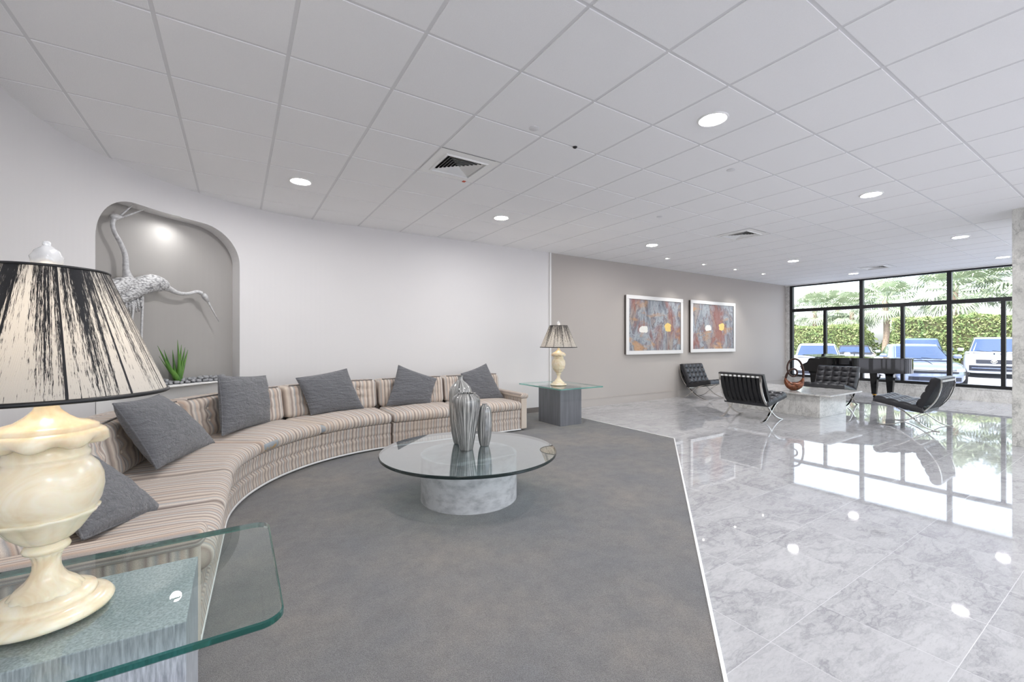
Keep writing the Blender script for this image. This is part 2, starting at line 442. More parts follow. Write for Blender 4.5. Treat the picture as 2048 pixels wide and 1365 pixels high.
# ------------------------------------------------------------------ setting
WY = 6.40; WX = 13.9; H = 2.981
CC = (1.08, 4.04); CR = 2.38          # centre and radius of the curved wall
XL = -1.30; YB = -5.0
T = .6096; GX, GY = 1.471, 1.581

# marble floor
mb = MB(); mb.box(XL-.2, WX+.1, YB-.2, WY+.2, -.12, 0)
struct('floor', mb, M['mfloor'])
# carpet area
arc = [(CC[0]+CR*math.cos(a), CC[1]+CR*math.sin(a)) for a in [PI/2+PI/2*i/24 for i in range(25)]]
poly = [(4.95, WY+.02), (1.5, WY+.02)]+arc+[(XL-.02, -1.76), (4.95-(3.68+1.76)*(4.95-1.58)/(3.68-.95), -1.76), (4.95, 3.68)]
poly = [p for i, p in enumerate(poly)]
mb = MB(); mb.prism(poly, -.01, .008); struct('floor_carpet', mb, M['carpet'])
# white edge strip between carpet and marble
dx, dy = 4.95-1.58, 3.68-.95; L_ = math.hypot(dx, dy); ux_, uy_ = dx/L_, dy/L_
px_, py_ = uy_, -ux_
q0 = (4.95-8*ux_*.85, 3.68-8*uy_*.85)
W_ = .016
mb = MB(); mb.prism([(4.95, WY), (4.95, 3.68), (4.95+W_, 3.68-.006), (4.95+W_, WY)], -.01, .011)
mb.prism([(4.95, 3.68), q0, (q0[0]+px_*W_, q0[1]+py_*W_), (4.95+W_, 3.68-.006)], -.01, .011)
struct('trim_1', mb, M['trim'])

# ceiling: lay-in tiles with a recessed grid behind
mb = MB()
VENTS = {(0, 3), (8, 3), (17, 3)}
DL = [(-2, 5), (2, 5), (7, 5), (2, 0), (7, 0), (13, 4), (13, 0), (18, 4), (18, 0), (-2, 0), (-2, -5), (2, -5), (7, -5), (13, -5), (18, -5), (2, -9), (7, -9), (13, -9)]
g = .0075
for i in range(-5, 21):
    for j in range(-11, 8):
        if (i, j) in VENTS: continue
        x0 = GX+i*T+g; x1 = GX+(i+1)*T-g; y0 = GY+j*T+g; y1 = GY+(j+1)*T-g
        x1 = min(x1, WX+.05); y1 = min(y1, WY+.05); b = .004
        if x1-x0 < .02 or y1-y0 < .02: continue
        v = [(x0, y0, H+.012), (x1, y0, H+.012), (x1, y1, H+.012), (x0, y1, H+.012), (x0+b, y0+b, H), (x1-b, y0+b, H), (x1-b, y1-b, H), (x0+b, y1-b, H)]
        mb.add(v, [(4, 7, 6, 5), (0, 4, 5, 1), (1, 5, 6, 2), (2, 6, 7, 3), (3, 7, 4, 0)], 0)
def grid_strip(mb):
    # flat metal grid seen in the gaps; openings left at the vents
    z = H+.0035
    for i in range(-5, 22):
        x = GX+i*T; mb.box(x-.0115, x+.0115, YB-.1, WY+.1, z, z+.004, 1)
    for j in range(-11, 9):
        y = GY+j*T; mb.box(XL-.6, WX+.1, y-.0115, y+.0115, z+.0005, z+.0045, 1)
grid_strip(mb)
# unseen opaque slab over the plenum, added to keep sun and sky out
mb.box(XL-.6, WX+.3, YB-.3, WY+.5, H+.16, H+.30, 1)
struct('ceiling', mb, [M['ceil'], M['tbar']], recalc=False)

# curved white wall with the arched niche --------------------------------------
NS0, NS1, NZ0, NZ1, NR = 1.12, 2.65, .845, 2.655, .42
def cyl(s, z, r=CR):
    a = PI-s/CR; return (CC[0]+r*math.cos(a), CC[1]+r*math.sin(a), z)
def niche_outline():
    P = [(NS0, NZ0), (NS1, NZ0)]
    for k in range(1, 9): P.append((NS1, NZ0+(NZ1-NR-NZ0)*k/8))
    for k in range(1, 13): a = PI/2*k/12; P.append((NS1-NR+NR*math.cos(a), NZ1-NR+NR*math.sin(a)))
    for k in range(1, 16): P.append((NS1-NR-(NS1-NS0-2*NR)*k/16, NZ1))
    for k in range(0, 13): a = PI/2+PI/2*k/12; P.append((NS0+NR+NR*math.cos(a), NZ1-NR+NR*math.sin(a)))
    for k in range(1, 8): P.append((NS0, NZ1-NR-(NZ1-NR-NZ0)*k/8))
    return P
Q = PI/2*CR
S0_, S1_ = 0.0, Q
mb = MB()
# columns of quads; wall surface with a hole: build columns in s, each from outline intersections
def top_z(s):
    if s < NS0+NR: d = NS0+NR-s; return NZ1-NR+math.sqrt(max(0, NR*NR-d*d))
    if s > NS1-NR: d = s-(NS1-NR); return NZ1-NR+math.sqrt(max(0, NR*NR-d*d))
    return NZ1
ss = sorted(set([round(x, 5) for x in [Q*i/60 for i in range(61)]+[NS0, NS1]+[NS0+NR-NR*math.cos(PI/2*k/14) for k in range(15)]+[NS1-NR+NR*math.sin(PI/2*k/14) for k in range(15)]]))
ZT = H+.14
for a, b in zip(ss[:-1], ss[1:]):
    if b-a < 1e-6: continue
    mid = (a+b)/2
    if NS0 < mid < NS1:
        za = max(NZ1-NR, top_z(a)) if NS0 <= a <= NS1 else NZ1-NR; zb = max(NZ1-NR, top_z(b))
        mb.add([cyl(a, -.02), cyl(b, -.02), cyl(b, NZ0), cyl(a, NZ0)], [(0, 1, 2, 3)])
        mb.add([cyl(a, za), cyl(b, zb), cyl(b, ZT), cyl(a, ZT)], [(0, 1, 2, 3)])
    else:
        mb.add([cyl(a, -.02), cyl(b, -.02), cyl(b, ZT), cyl(a, ZT)], [(0, 1, 2, 3)])
# thickness behind (outer skin), straight runs either side
ND = .17
for a, b in zip(ss[:-1], ss[1:]):
    mb.add([cyl(a, -.02, CR+ND+.12), cyl(b, -.02, CR+ND+.12), cyl(b, ZT, CR+ND+.12), cyl(a, ZT, CR+ND+.12)], [(3, 2, 1, 0)])
xw = CC[0]; yw = CC[1]+CR
mb.add([(xw, yw, -.02), (4.96, WY, -.02), (4.96, WY, ZT), (xw, yw, ZT)], [(0, 1, 2, 3)])
mb.add([(xw, yw+ND+.12, -.02), (4.96, WY+ND+.12, -.02), (4.96, WY+ND+.12, ZT), (xw, yw+ND+.12, ZT)], [(3, 2, 1, 0)])
mb.add([(XL, CC[1], -.02), (XL, YB, -.02), (XL, YB, ZT), (XL, CC[1], ZT)], [(3, 2, 1, 0)])
mb.add([(XL-ND-.12, CC[1], -.02), (XL-ND-.12, YB, -.02), (XL-ND-.12, YB, ZT), (XL-ND-.12, CC[1], ZT)], [(0, 1, 2, 3)])
lw = struct('wall_left', mb, M['wwall'], smooth=False, recalc=False)
# niche lining: jamb ring and back
mb = MB(); O = niche_outline(); n_ = len(O)
NS_M = (NS0+NS1)/2
def inn(s, z, d): return cyl(s, z, CR+d)
v = [inn(s, z, 0) for s, z in O]+[inn(s, z, ND) for s, z in O]
f = [(i, (i+1) % n_, n_+(i+1) % n_, n_+i) for i in range(n_)]
mb.add(v, f, 0)
nb = 24
for k in range(nb):
    a = NS0+(NS1-NS0)*k/nb; b = NS0+(NS1-NS0)*(k+1)/nb
    mb.add([inn(a, NZ0, ND), inn(b, NZ0, ND), inn(b, NZ1-.0, ND), inn(a, NZ1-.0, ND)], [(0, 1, 2, 3)], 1)
struct('trim_2', mb, [M['wwall'], M['niche']], recalc=False)
# planter kerb in the niche front
mb = MB(); m1 = 20
for k in range(m1):
    a = NS0+(NS1-NS0)*k/m1; b = NS0+(NS1-NS0)*(k+1)/m1
    A0, B0 = cyl(a, NZ0-.30, CR-.006), cyl(b, NZ0-.30, CR-.006)
    A1, B1 = cyl(a, NZ0+.008, CR-.006), cyl(b, NZ0+.008, CR-.006)
    A2, B2 = cyl(a, NZ0+.008, CR+.015), cyl(b, NZ0+.008, CR+.015)
    A3, B3 = cyl(a, NZ0-.30, CR+.0), cyl(b, NZ0-.30, CR+.0)
    mb.add([A0, B0, B1, A1, A2, B2, A3, B3], [(0, 1, 2, 3), (3, 2, 5, 4), (0, 6, 7, 1)])
struct('trim_3', mb, M['white'], recalc=False)
# taupe back wall
mb = MB(); mb.box(4.96, WX+.3, WY, WY+.3, -.02, ZT); struct('wall_back', mb, M['gwall'])
mb = MB(); mb.box(4.94, 4.965, WY-.03, WY+.02, -.0, H+.004); struct('trim_4', mb, M['white'])
# baseboards
mb = MB(); mb.box(4.97, WX, WY-.018, WY, 0, .15); mb.box(4.97, WX, WY-.024, WY, .15, .158); struct('baseboard_back', mb, M['gwall'])
mb = MB(); P0 = [(4.94, WY-.012)]+[(xw, yw-.012)]+[(CC[0]+(CR-.012)*math.cos(PI/2+PI/2*i/24), CC[1]+(CR-.012)*math.sin(PI/2+PI/2*i/24)) for i in range(1, 25)]+[(XL+.012, YB)]
for p, q in zip(P0[:-1], P0[1:]):
    mb.add([(*p, 0.0), (*q, 0.0), (*q, .10), (*p, .10)], [(0, 1, 2, 3)])
    nx, ny = 0, 0
M['basegrey'] = mat('grey_rubber_base', (120, 114, 110), .6)
struct('baseboard_left', mb, M['basegrey'], recalc=False)
# rear walls (behind the viewer): unseen window band on the -Y side, added to let daylight in
mb = MB()
mb.box(XL-.5, WX+.3, YB-.25, YB, -.02, .25); mb.box(XL-.5, WX+.3, YB-.25, YB, 2.9, ZT)
for x in (XL-.5, 2.2, 6.0, 9.8, WX-.1): mb.box(x, x+.3, YB-.25, YB, .25, 2.9)
struct('wall_front', mb, M['wwall'])
# marble pillar at the right
mb = MB(); mb.box(8.22, 9.1, .15, 1.14, 0, H+.004); struct('wall_pillar', mb, M['pmarble'], bevel=.004)
# window wall -------------------------------------------------------------------
SILL = .275
mb = MB(); mb.box(WX-.17, WX+.22, YB, WY, 0, SILL-.02); mb.box(WX-.18, WX+.22, YB, WY, SILL-.02, SILL)
struct('wall_right', mb, M['marble'])
mb = MB(); mb.box(WX-.03, WX+.22, 6.29, WY, SILL, H+.005); struct('trim_5', mb, M['marble'])
mb = MB(); mb.box(WX-.05, WX+.22, YB, WY, 2.955, ZT); struct('trim_6', mb, M['white'])
win = bpy.data.objects.new('window_1', None); COL.objects.link(win); win.location = (WX+.05, 0, SILL); win['kind'] = 'structure'
ft = .040; zt = 2.955-SILL; ztr = 2.225-SILL
full = [6.255, 4.553, 2.888, 1.22, -.445, -2.11, -3.775]; half = [5.391, 3.723, 2.055, .39, -1.28, -2.94]
for k, y in enumerate(full):
    mb = MB(); mb.box(-.05, .06, y-ft, y+ft, 0, zt); mb.build('window_mullion', M['black'], win, bevel=.003)
for y in half:
    mb = MB(); mb.box(-.045, .055, y-.034, y+.034, .04, ztr-.03); mb.build('window_mullion', M['black'], win, bevel=.003)
mb = MB(); mb.box(-.052, .06, -4.9, 6.28, 0, .065); mb.box(-.052, .06, -4.9, 6.28, zt-.035, zt); mb.box(-.048, .056, -4.9, 6.28, ztr-.046, ztr+.046)
mb.build('window_frame', M['black'], win, bevel=.003)
mb = MB()
for a, b in zip(full[1:], full[:-1]):
    mb.add([(0, a, 0), (0, b, 0), (0, b, zt), (0, a, zt)], [(0, 3, 2, 1)])
mb.build('window_pane', M['pane'], win, recalc=False)

# ------------------------------------------------------------------ ceiling fixtures
def make_downlight():
    t = thing('recessed_downlight', (0, 0, H), 'x', 'ceiling light')
    mb = MB(); mb.lathe([(.088, -.001), (.088, -.006), (.100, -.009), (.108, -.006), (.110, .002)], 40, closed=False)
    mb.build('trim_ring', M['white'], t, smooth=True)
    mb = MB(); mb.lathe([(.0005, .000), (.05, -.001), (.086, -.003)], 40, closed=False); mb.build('lens', M['lens'], t, smooth=True)
    return t
dl0 = make_downlight()
DLAB = {(-2, 5): 'round white downlight in the ceiling directly above the curved sofa, leftmost of all downlights',
        (2, 5): 'round white downlight near the long white wall, above the straight sofa and the throw pillows',
        (7, 5): 'round white downlight near the taupe wall, just in front of the two framed paintings',
        (2, 0): 'largest and nearest round downlight, in the ceiling above the edge of carpet and marble',
        (7, 0): 'round downlight second nearest on the right side, above the polished marble floor',
        (13, 4): 'round downlight over the seating group, between the middle vent and the far vent',
        (13, 0): 'round downlight above the right lounge chair, just left of the marble pillar top',
        (18, 4): 'thin-looking round downlight beside the farthest vent, close to the window above the piano',
        (18, 0): 'farthest right downlight, tight to the window top beside the marble pillar'}
first = True
for (i, j) in DL:
    o = dl0 if first else copy_tree(dl0); first = False
    o.location = (GX+(i+.5)*T, GY+(j+.5)*T, H)
    o['label'] = DLAB.get((i, j), 'unseen round white downlight behind the viewer, added to light the room')  # fixtures outside the table are unseen, added to brighten the room
    o['group'] = 'recessed ceiling downlights' if (i, j) in DLAB else 'added unseen downlights behind the viewer'
# four small adjustable spots washing the paintings
def make_spot():
    t = thing('accent_spotlight', (0, 0, H), 'x', 'spotlight', 'accent spots along the taupe wall')
    mb = MB(); mb.lathe([(.045, -.002), (.045, -.012), (.062, -.010), (.066, .001)], 28, closed=False); mb.build('trim_ring', M['white'], t, smooth=True)
    mb = MB(); mb.lathe([(.0005, -.006), (.02, -.004), (.044, -.003)], 24, closed=False); mb.build('lamp_face', M['silverframe'], t, smooth=True)
    mb = MB(); mb.lathe([(.0005, -.016), (.014, -.015), (.018, -.006)], 20, c=(-.018, .0), closed=False); mb.build('bulb', M['spotlens'], t, smooth=True)
    return t
sp0 = make_spot()
slab = ['small accent spotlight nearest the camera of the row along the taupe wall', 'second small accent spotlight of the row along the taupe wall',
        'third small accent spotlight of the row along the taupe wall', 'farthest small accent spotlight of the row, nearest the window']
for k, i in enumerate((9, 11, 13, 15)):
    o = sp0 if k == 0 else copy_tree(sp0)
    o.location = (GX+(i+.5)*T, GY+6.5*T, H); o['label'] = slab[k]
    l = bpy.data.lights.new('accent_beam', 'SPOT'); l.energy = 14; l.spot_size = math.radians(75); l.spot_blend = .8; l.shadow_soft_size = .03; l.color = (1, .97, .93)
    lo = bpy.data.objects.new('accent_beam', l); COL.objects.link(lo); lo.parent = o; lo.location = (0, 0, -.03)
    lo.rotation_euler = Vector((0, .5, -1)).to_track_quat('-Z', 'Y').to_euler()
# air diffusers
def make_vent():
    t = thing('air_vent', (0, 0, H), 'x', 'ceiling vent')
    h = T/2-.008
    mb = MB()
    def ring(a, b, za, zb, m=0):
        v = [(-a, -a, za), (a, -a, za), (a, a, za), (-a, a, za), (-b, -b, zb), (b, -b, zb), (b, b, zb), (-b, b, zb)]
        mb.add(v, [(0, 1, 5, 4), (1, 2, 6, 5), (2, 3, 7, 6), (3, 0, 4, 7)], m)
    ring(h, .215, 0, 0); ring(.215, .208, 0, -.010); ring(.208, .196, -.010, -.010); ring(.196, .190, -.010, .01)
    mb.build('panel_frame', M['white'], t, recalc=False)
    mb = MB()
    for k in range(6):
        a = .186-k*.029
        ring(a, a-.015, .001, .013); ring(a-.015, a-.0165, .013, .0125); ring(a-.0165, a-.0015, .0125, -.0005)
    ring(.012, .0005, .004, .004)
    mb.build('louver', M['white'], t, recalc=False)
    mb = MB(); mb.box(-h, h, -h, h, .05, .06); 
    for (x0, x1, y0, y1) in ((-.25, -.2, -.25, .25), (.2, .25, -.25, .25), (-.2, .2, -.25, -.2), (-.2, .2, .2, .25)): mb.box(x0, x1, y0, y1, .002, .05)
    mb.build('duct_box', M['dark'], t)
    return t
vt0 = make_vent()
vlab = {(0, 3): 'nearest square air diffuser, above the round coffee table, with an orange tag beside it',
        (8, 3): 'middle square air diffuser, above the lounge chairs', (17, 3): 'farthest square air diffuser, in the ceiling over the piano by the window'}
for k, ij in enumerate(sorted(VENTS)):
    o = vt0 if k == 0 else copy_tree(vt0)
    o.location = (GX+(ij[0]+.5)*T, GY+(ij[1]+.5)*T, H); o['label'] = vlab[ij]; o['group'] = 'square air diffusers'
mb = MB(); mb.box(GX+.50, GX+.53, GY+4*T-.02, GY+4*T+.018, H-.004, H+.001); o = mb.build('orange_tag', M['orange']); tag(o, 'tiny orange tag stuck to the ceiling beside the nearest vent', 'tag')
mb = MB(); mb.lathe([(.012, -.012), (.018, -.006), (.020, .001)], 16, (2.433, 2.792))  # small dark clip added in place of a black tile corner gap
mb.v = [(p[0], p[1], p[2]+H) for p in mb.v]
o = mb.build('sprinkler', M['black'], smooth=True); tag(o, 'tiny black clip standing in for a dark gap at a ceiling joint', 'sprinkler')
# concealed sprinkler caps
sc_l = ['flat round sprinkler cover beside the nearest downlight', 'flat round sprinkler cover in the ceiling between nearest vent and nearest downlight', 'flat round sprinkler cover in the middle of the ceiling before the middle vent']
for k, (x, y) in enumerate(((4.03, 2.35), (1.95, 2.72), (4.75, 3.75))):
    mb = MB(); mb.lathe([(.0005, -.004), (.038, -.004), (.04, -.002), (.04, .001)], 28, (x, y), closed=False)
    for i, p in enumerate(mb.v): mb.v[i] = (p[0], p[1], p[2]+H)
    o = mb.build('sprinkler_cover', M['tbar'], smooth=True); tag(o, sc_l[k], 'sprinkler cover', 'sprinkler covers')

# ------------------------------------------------------------------ sectional sofa
SC = (1.6, 3.53); SR = 1.67; SX1 = 3.6; LQ = SR*PI/2; SL0 = SX1-SC[0]
def sp(s, d):
    """s = distance along the front edge from the right arm end, d = depth behind the front edge"""
    if s < SL0: return (SX1-s, SC[1]+SR+d)
    if s < SL0+LQ:
        a = PI/2+(s-SL0)/SR; return (SC[0]+(SR+d)*math.cos(a), SC[1]+(SR+d)*math.sin(a))
    return (SC[0]-SR-d-.05*(s-SL0-LQ), SC[1]-(s-SL0-LQ))
STOT = SL0+LQ+1.36
def pathbox(mb, s0, s1, d0, d1, z0, z1, r, nx=None, ny=3, nz=3, deform=None, lean=0, umode='s', base=(0, 0, 0)):
    sm, dm, zm = (s0+s1)/2, (d0+d1)/2, (z0+z1)/2; hx, hy, hz = (s1-s0)/2, (d1-d0)/2, (z1-z0)/2
    if nx is None: nx = max(2, int((s1-s0)/.07))
    def fn(p):
        x, y, z = p
        if deform: x, y, z = deform(x, y, z, hx, hy, hz)
        X, Y = sp(sm+x, dm+y+lean*(z+hz)); return (X-base[0], Y-base[1], zm+z-base[2])
    V, F, A = rbox(hx, hy, hz, r, nx, ny, nz, fn)
    if umode == 's': at = [(sm+a[0]*(1 if not (SL0 < sm < SL0+LQ) else 1.0), a[1], a[2]) for a in A]
    elif umode == 'd': at = [(dm+a[1]+.001, a[0], a[2]) for a in A]
    else: at = [((sm+a[0])*1.6+a[2]*1.5+.001, a[1], a[2]) for a in A]
    mb.add(V, F, 0, at); return mb
def seat_def(x, y, z, hx, hy, hz):
    u, v = x/hx, y/hy
    if z > 0: z += .028*(1-u*u)*(1-v*v)**.6 + .004*mnoise.noise(Vector((x*7, y*7, hx*9)))
    if y < 0 and abs(z) < hz*1.3: y -= .018*(1-(z/hz)**2)
    return x, y, z
def tuft(buttons):
    def fn(x, y, z, hx, hy, hz):
        if y < 0:
            u, v = x/hx, z/hz
            y -= .035*(1-u*u)*(1-v*v)**.5
            d = 0
            for bx, bz in buttons:
                r2 = ((x-bx)**2+(z-bz)**2); d = max(d, .040*math.exp(-r2/.0016)); d = max(d, .015*math.exp(-(z-bz)**2/.0003)*math.exp(-(x-bx)**2/.012))
            y += d+.004*mnoise.noise(Vector((x*11, z*11, hx*5)))
        return x, y, z
    return fn
def base_def(x, y, z, hx, hy, hz):
    if y < 0: y += .030*math.exp(-((z-.005)/.016)**2)-.010*math.cos(z/hz*PI*1.0*2)*.5
    return x, y, z
def sofa(name, s0, s1, seams, label, arm=None, tapes=()):
    X, Y = sp((s0+s1)/2, .45); B = (X, Y, 0)
    t = thing(name, B, label, 'sofa')
    a0 = s0+(.10 if arm == 'right' else 0); a1 = s1-(.10 if arm == 'left' else 0)
    mb = MB(); pathbox(mb, a0+.004, a1-.004, 0, .86, .035, .315, .02, ny=6, nz=14, deform=base_def, base=B); shell = mb
    shell.build('base', M['stripe'], t, smooth=True)
    mb = MB(); pathbox(mb, a0+.004, a1-.004, -.006, .85, .022, .040, .006, base=B, nz=1); mb.build('bottom_welt', M['white'], t, smooth=True)
    mb = MB(); pathbox(mb, a0+.004, a1-.004, .80, .90, .04, .79, .03, base=B, nz=6); mb.build('back_shell', M['stripe'], t, smooth=True)
    cuts = [a0]+list(seams)+[a1]
    for c0, c1 in zip(cuts[:-1], cuts[1:]):
        mb = MB(); pathbox(mb, c0+.006, c1-.006, -.03, .66, .315, .435, .045, ny=8, nz=4, nx=max(8, int((c1-c0)/.05)), deform=seat_def, base=B)
        cu = mb.build('seat_cushion', M['stripe'], t, smooth=True)
        # dark welt round the top front edge
        # back cushion
        bts = [((c1-c0)*q, zz) for zz in (.075, -.035) for q in (-.28, 0, .28)]
        mb = MB(); pathbox(mb, c0+.008, c1-.008, .56, .76, .43, .805, .06, ny=4, nz=16, nx=max(18, int((c1-c0)/.028)), deform=tuft(bts), lean=.16, base=B)
        bc = mb.build('back_cushion', M['stripe'], t, smooth=True)
        mb = MB()
        pts = []
        for k in range(13):
            sx = c0+.05+(c1-c0-.10)*k/12; P = sp(sx, .56+.16*.375+.020); pts.append((P[0]-X, P[1]-Y, .803))
        mb.tube(pts, .006, 6); mb.build('welt', M['basegrey'], bc, smooth=True)
        sm = (c0+c1)/2
        for bx, bz in bts:
            d = .56+.16*(bz+.1875)-.035*(1-(bx/((c1-c0)/2))**2)+.034; P = sp(sm+bx, d)
            mb = MB(); V = [];
            c = Vector((P[0]-X, P[1]-Y, .6175+bz))
            mb.lathe([(.0005, .012), (.008, .010), (.012, .004), (.012, 0)], 12)
            dirv = Vector(sp(sm+bx, d-.1))-Vector(P); q = Vector((dirv.x, dirv.y, 0)).to_track_quat('Z', 'Y')
            mb.v = [tuple(c+q @ Vector(p)) for p in mb.v]
            mb.build('button', M['stripe'], bc, smooth=True)
    for (ts0, ts1, z0, z1) in tapes:
        def td(x, y, z, hx, hy, hz): return x, y-.018*(1-((z+(z0+z1)/2-.375)/.06)**2) if y < 0 else y, z+.01*mnoise.noise(Vector((x*20, y*20, 0)))
        mb = MB(); pathbox(mb, ts0, ts1, -.036, .05, z0, z1, .035, nx=4, ny=3, nz=3, deform=td, base=B); mb.build('tape_patch', M['tape'], t, smooth=True)
    if arm:
        q0, q1 = (s0, s0+.10) if arm == 'right' else (s1-.10, s1)
        ar = MB(); pathbox(ar, q0, q1, -.005, .88, .03, .485, .018, ny=20, nz=6, umode='d', base=B); ao = ar.build('arm', M['stripe'], t, smooth=True)
        cp = MB(); pathbox(cp, q0-.02, q1+.02, -.03, .86, .475, .548, .034, ny=14, nz=2, umode='c', base=B); cp.build('arm_pad', M['stripe'], ao, smooth=True)
    # feet
    for q in (s0+.12, (s0+s1)/2, s1-.12):
        for d in (.06, .80):
            P = sp(q, d); mb = MB(); mb.lathe([(.02, .0), (.028, .05)], 12, (P[0]-X, P[1]-Y)); mb.build('foot', M['framedark'], t, smooth=True)
    return t
sofa('straight_sofa_section', 0, SL0-.006, [.10+(SL0-.1)/2], 'straight striped sofa section with right arm, next to the far lamp table', 'right')
e30 = LQ/3
sofa('curved_sofa_section', SL0+.006, SL0+LQ-.004, [SL0+e30, SL0+2*e30], 'curved striped middle section of the sofa, with worn taped seat edge', None,
     tapes=((SL0+e30-.03, SL0+e30+.05, .335, .42), (SL0+2*e30-.27, SL0+2*e30-.02, .33, .42)))
sofa('end_sofa_section', SL0+LQ+.004, STOT, [SL0+LQ+.62], 'nearest striped sofa section with left arm, beside the glass table with the big lamp', 'left')

# ------------------------------------------------------------------ throw pillows
cy_, sy_ = math.cos(math.radians(32.7)), math.sin(math.radians(32.7))
def ray(px, py):
    dx = (px-1024)/857; dz = -(py-682.5)/857
    return Vector((dx*cy_+sy_, cy_-dx*sy_, dz))
def hit(px, py, p0, n):
    r = ray(px, py); o = Vector((0, 0, CAMZ)); return o+r*((Vector(p0)-o).dot(n)/r.dot(n))
def pillow(corners, thick, label, seed, side=1, n=22, fold=None):
    """puffed cushion spanned by four 3-D corners (in order)"""
    C = [Vector(c) for c in corners]; cen = sum(C, Vector())/4
    nrm = (C[2]-C[0]).cross(C[3]-C[1]).normalized()
    if nrm.dot(Vector((0, 0, CAMZ))-cen) < 0: nrm = -nrm
    base = cen.copy(); base.z = min(c.z for c in C)
    t = thing('throw_pillow', base, label, 'pillow', 'grey throw pillows on the sofa')
    mb = MB(); V = []; F = []
    def P(u, v, sgn):
        a, b = (u+1)/2, (v+1)/2
        e = 1-.055*(1-v*v)*abs(u)**2; g_ = 1-.055*(1-u*u)*abs(v)**2   # edges pull in between the corners
        uu, vv = u*e, v*g_; a, b = (uu+1)/2, (vv+1)/2
        q = C[0]*(1-a)*(1-b)+C[1]*a*(1-b)+C[2]*a*b+C[3]*(1-a)*b
        h = ((1-u**2)*(1-v**2))**.42
        wr = .011*mnoise.noise(Vector((u*3+seed, v*8+u*3, sgn)))*h+.008*mnoise.noise(Vector((u*9, v*4+seed, sgn)))*h+.010*mnoise.noise(Vector((u*2, v*3, seed+sgn*5)))*h
        return q+nrm*(sgn*thick/2*h+wr)
    for sgn in (1, -1):
        b0 = len(V)
        for i in range(n+1):
            for j in range(n+1): V.append(P(-math.cos(PI*i/n), -math.cos(PI*j/n), sgn)-base)
        for i in range(n):
            for j in range(n): F.append((b0+i*(n+1)+j, b0+(i+1)*(n+1)+j, b0+(i+1)*(n+1)+j+1, b0+i*(n+1)+j+1))
    mb.add(V, F); mb.build('pillow_cover', M['pillow'], t, smooth=True)
    mb = MB(); E = []
    for k in range(4*n):
        s = k//n; q = -math.cos(PI*(k % n)/n)
        u, v = ((q, -1), (1, q), (-q, 1), (-1, -q))[s]; E.append(P(u, v, 0)-base)
    mb.tube(E, .0055, 6, closed=True); mb.build('piping', M['pillow'], t, smooth=True)
    return t
def lean_plane(s, d, tilt, yaw=0):
    """plane leaning on the back cushion at path position s; returns point & normal (facing the seat)"""
    p = sp(s, d); q = sp(s, d-.1); nn = Vector((q[0]-p[0], q[1]-p[1], 0)).normalized()
    nn = Matrix.Rotation(math.radians(yaw), 3, 'Z') @ nn
    nn = (nn*math.cos(math.radians(tilt))+Vector((0, 0, 1))*math.sin(math.radians(tilt)))
    return Vector((p[0], p[1], .46)), nn
def pil(s, d, tilt, yaw, px, thick, label, seed):
    p0, nn = lean_plane(s, d, tilt, yaw); return pillow([hit(x, y, p0, nn) for x, y in px], thick, label, seed)
pil(.62, .44, 20, 0, [(922, 748), (972, 728), (1008, 798), (936, 806)], .17, 'grey throw pillow at the right end of the sofa, behind the tall vase', 1)
pil(1.60, .44, 20, 5, [(797, 731), (873, 758), (860, 809), (773, 812)], .17, 'grey throw pillow standing on its edge left of the vases, over the sofa seam', 2)
pil(SL0+.62, .42, 22, 0, [(592, 757), (693, 738), (727, 817), (622, 830)], .18, 'grey throw pillow with a peaked upper corner on the middle of the curved sofa', 3)
pil(SL0+1.50, .36, 18, 10, [(436, 752), (531, 752), (540, 844), (444, 872)], .20, 'upright square grey throw pillow just below the right edge of the niche', 4)
pil(SL0+2.28, .30, 28, 0, [(226, 808), (318, 790), (431, 888), (313, 938)], .21, 'grey throw pillow slumped on its corner between the lamp shade and the curved seat', 5)
pil(SL0+LQ+.55, .30, 50, -8, [(120, 1000), (158, 900), (325, 1018), (165, 1080)], .15, 'smooth grey throw pillow lying nearest, behind the big lamp base', 6)
pil(SL0+LQ+.62, .62, 40, -8, [(-70, 930), (18, 915), (40, 985), (-60, 1000)], .12, 'grey throw pillow mostly hidden behind the big lamp at the picture edge', 7)

# ------------------------------------------------------------------ glass tops
def rrect(hx, hy, r, n=8):
    P = []
    for cx, cy, a0 in ((hx-r, hy-r, 0), (-hx+r, hy-r, 90), (-hx+r, -hy+r, 180), (hx-r, -hy+r, 270)):
        for k in range(n+1): a = math.radians(a0+90*k/n); P.append((cx+r*math.cos(a), cy+r*math.sin(a)))
    return P
def slab(mb, outline_fn, z0, z1, b=.004):
    """glass sheet with a bevelled edge: mat 0 faces, mat 1 edge"""
    rings = [(outline_fn(b), z0), (outline_fn(0), z0+b), (outline_fn(0), z1-b), (outline_fn(b), z1)]
    n = len(rings[0][0]); v = [(x, y, z) for P, z in rings for x, y in P]
    mb.add(v, [tuple(range(n))[::-1], tuple(3*n+i for i in range(n))], 0)
    b0 = len(mb.v)-4*n
    for k in range(3):
        for i in range(n):
            j = (i+1) % n; mb.f.append((b0+k*n+i, b0+k*n+j, b0+(k+1)*n+j, b0+(k+1)*n+i)); mb.m.append(1)
def lamp_table(name, loc, hx, hy, bx, by, basemat, edge, label, r):
    t = thing(name, loc, label, 'side table')
    mb = MB(); mb.box(-bx, bx, -by, by, 0, .588); mb.build('pedestal', basemat, t, bevel=.003)
    mb = MB(); slab(mb, lambda b: rrect(hx-b, hy-b, r-b), .590, .610); mb.build('glass_top', [M['tglass'], edge], t, smooth=False)
    return t
lamp_table('glass_side_table', (-.41, 1.585, .008), .515, .35, .30, .20, M['greywood'], M['gedge'], 'near side table with rounded glass top, carrying the big lamp at the picture\'s lower left', .055)
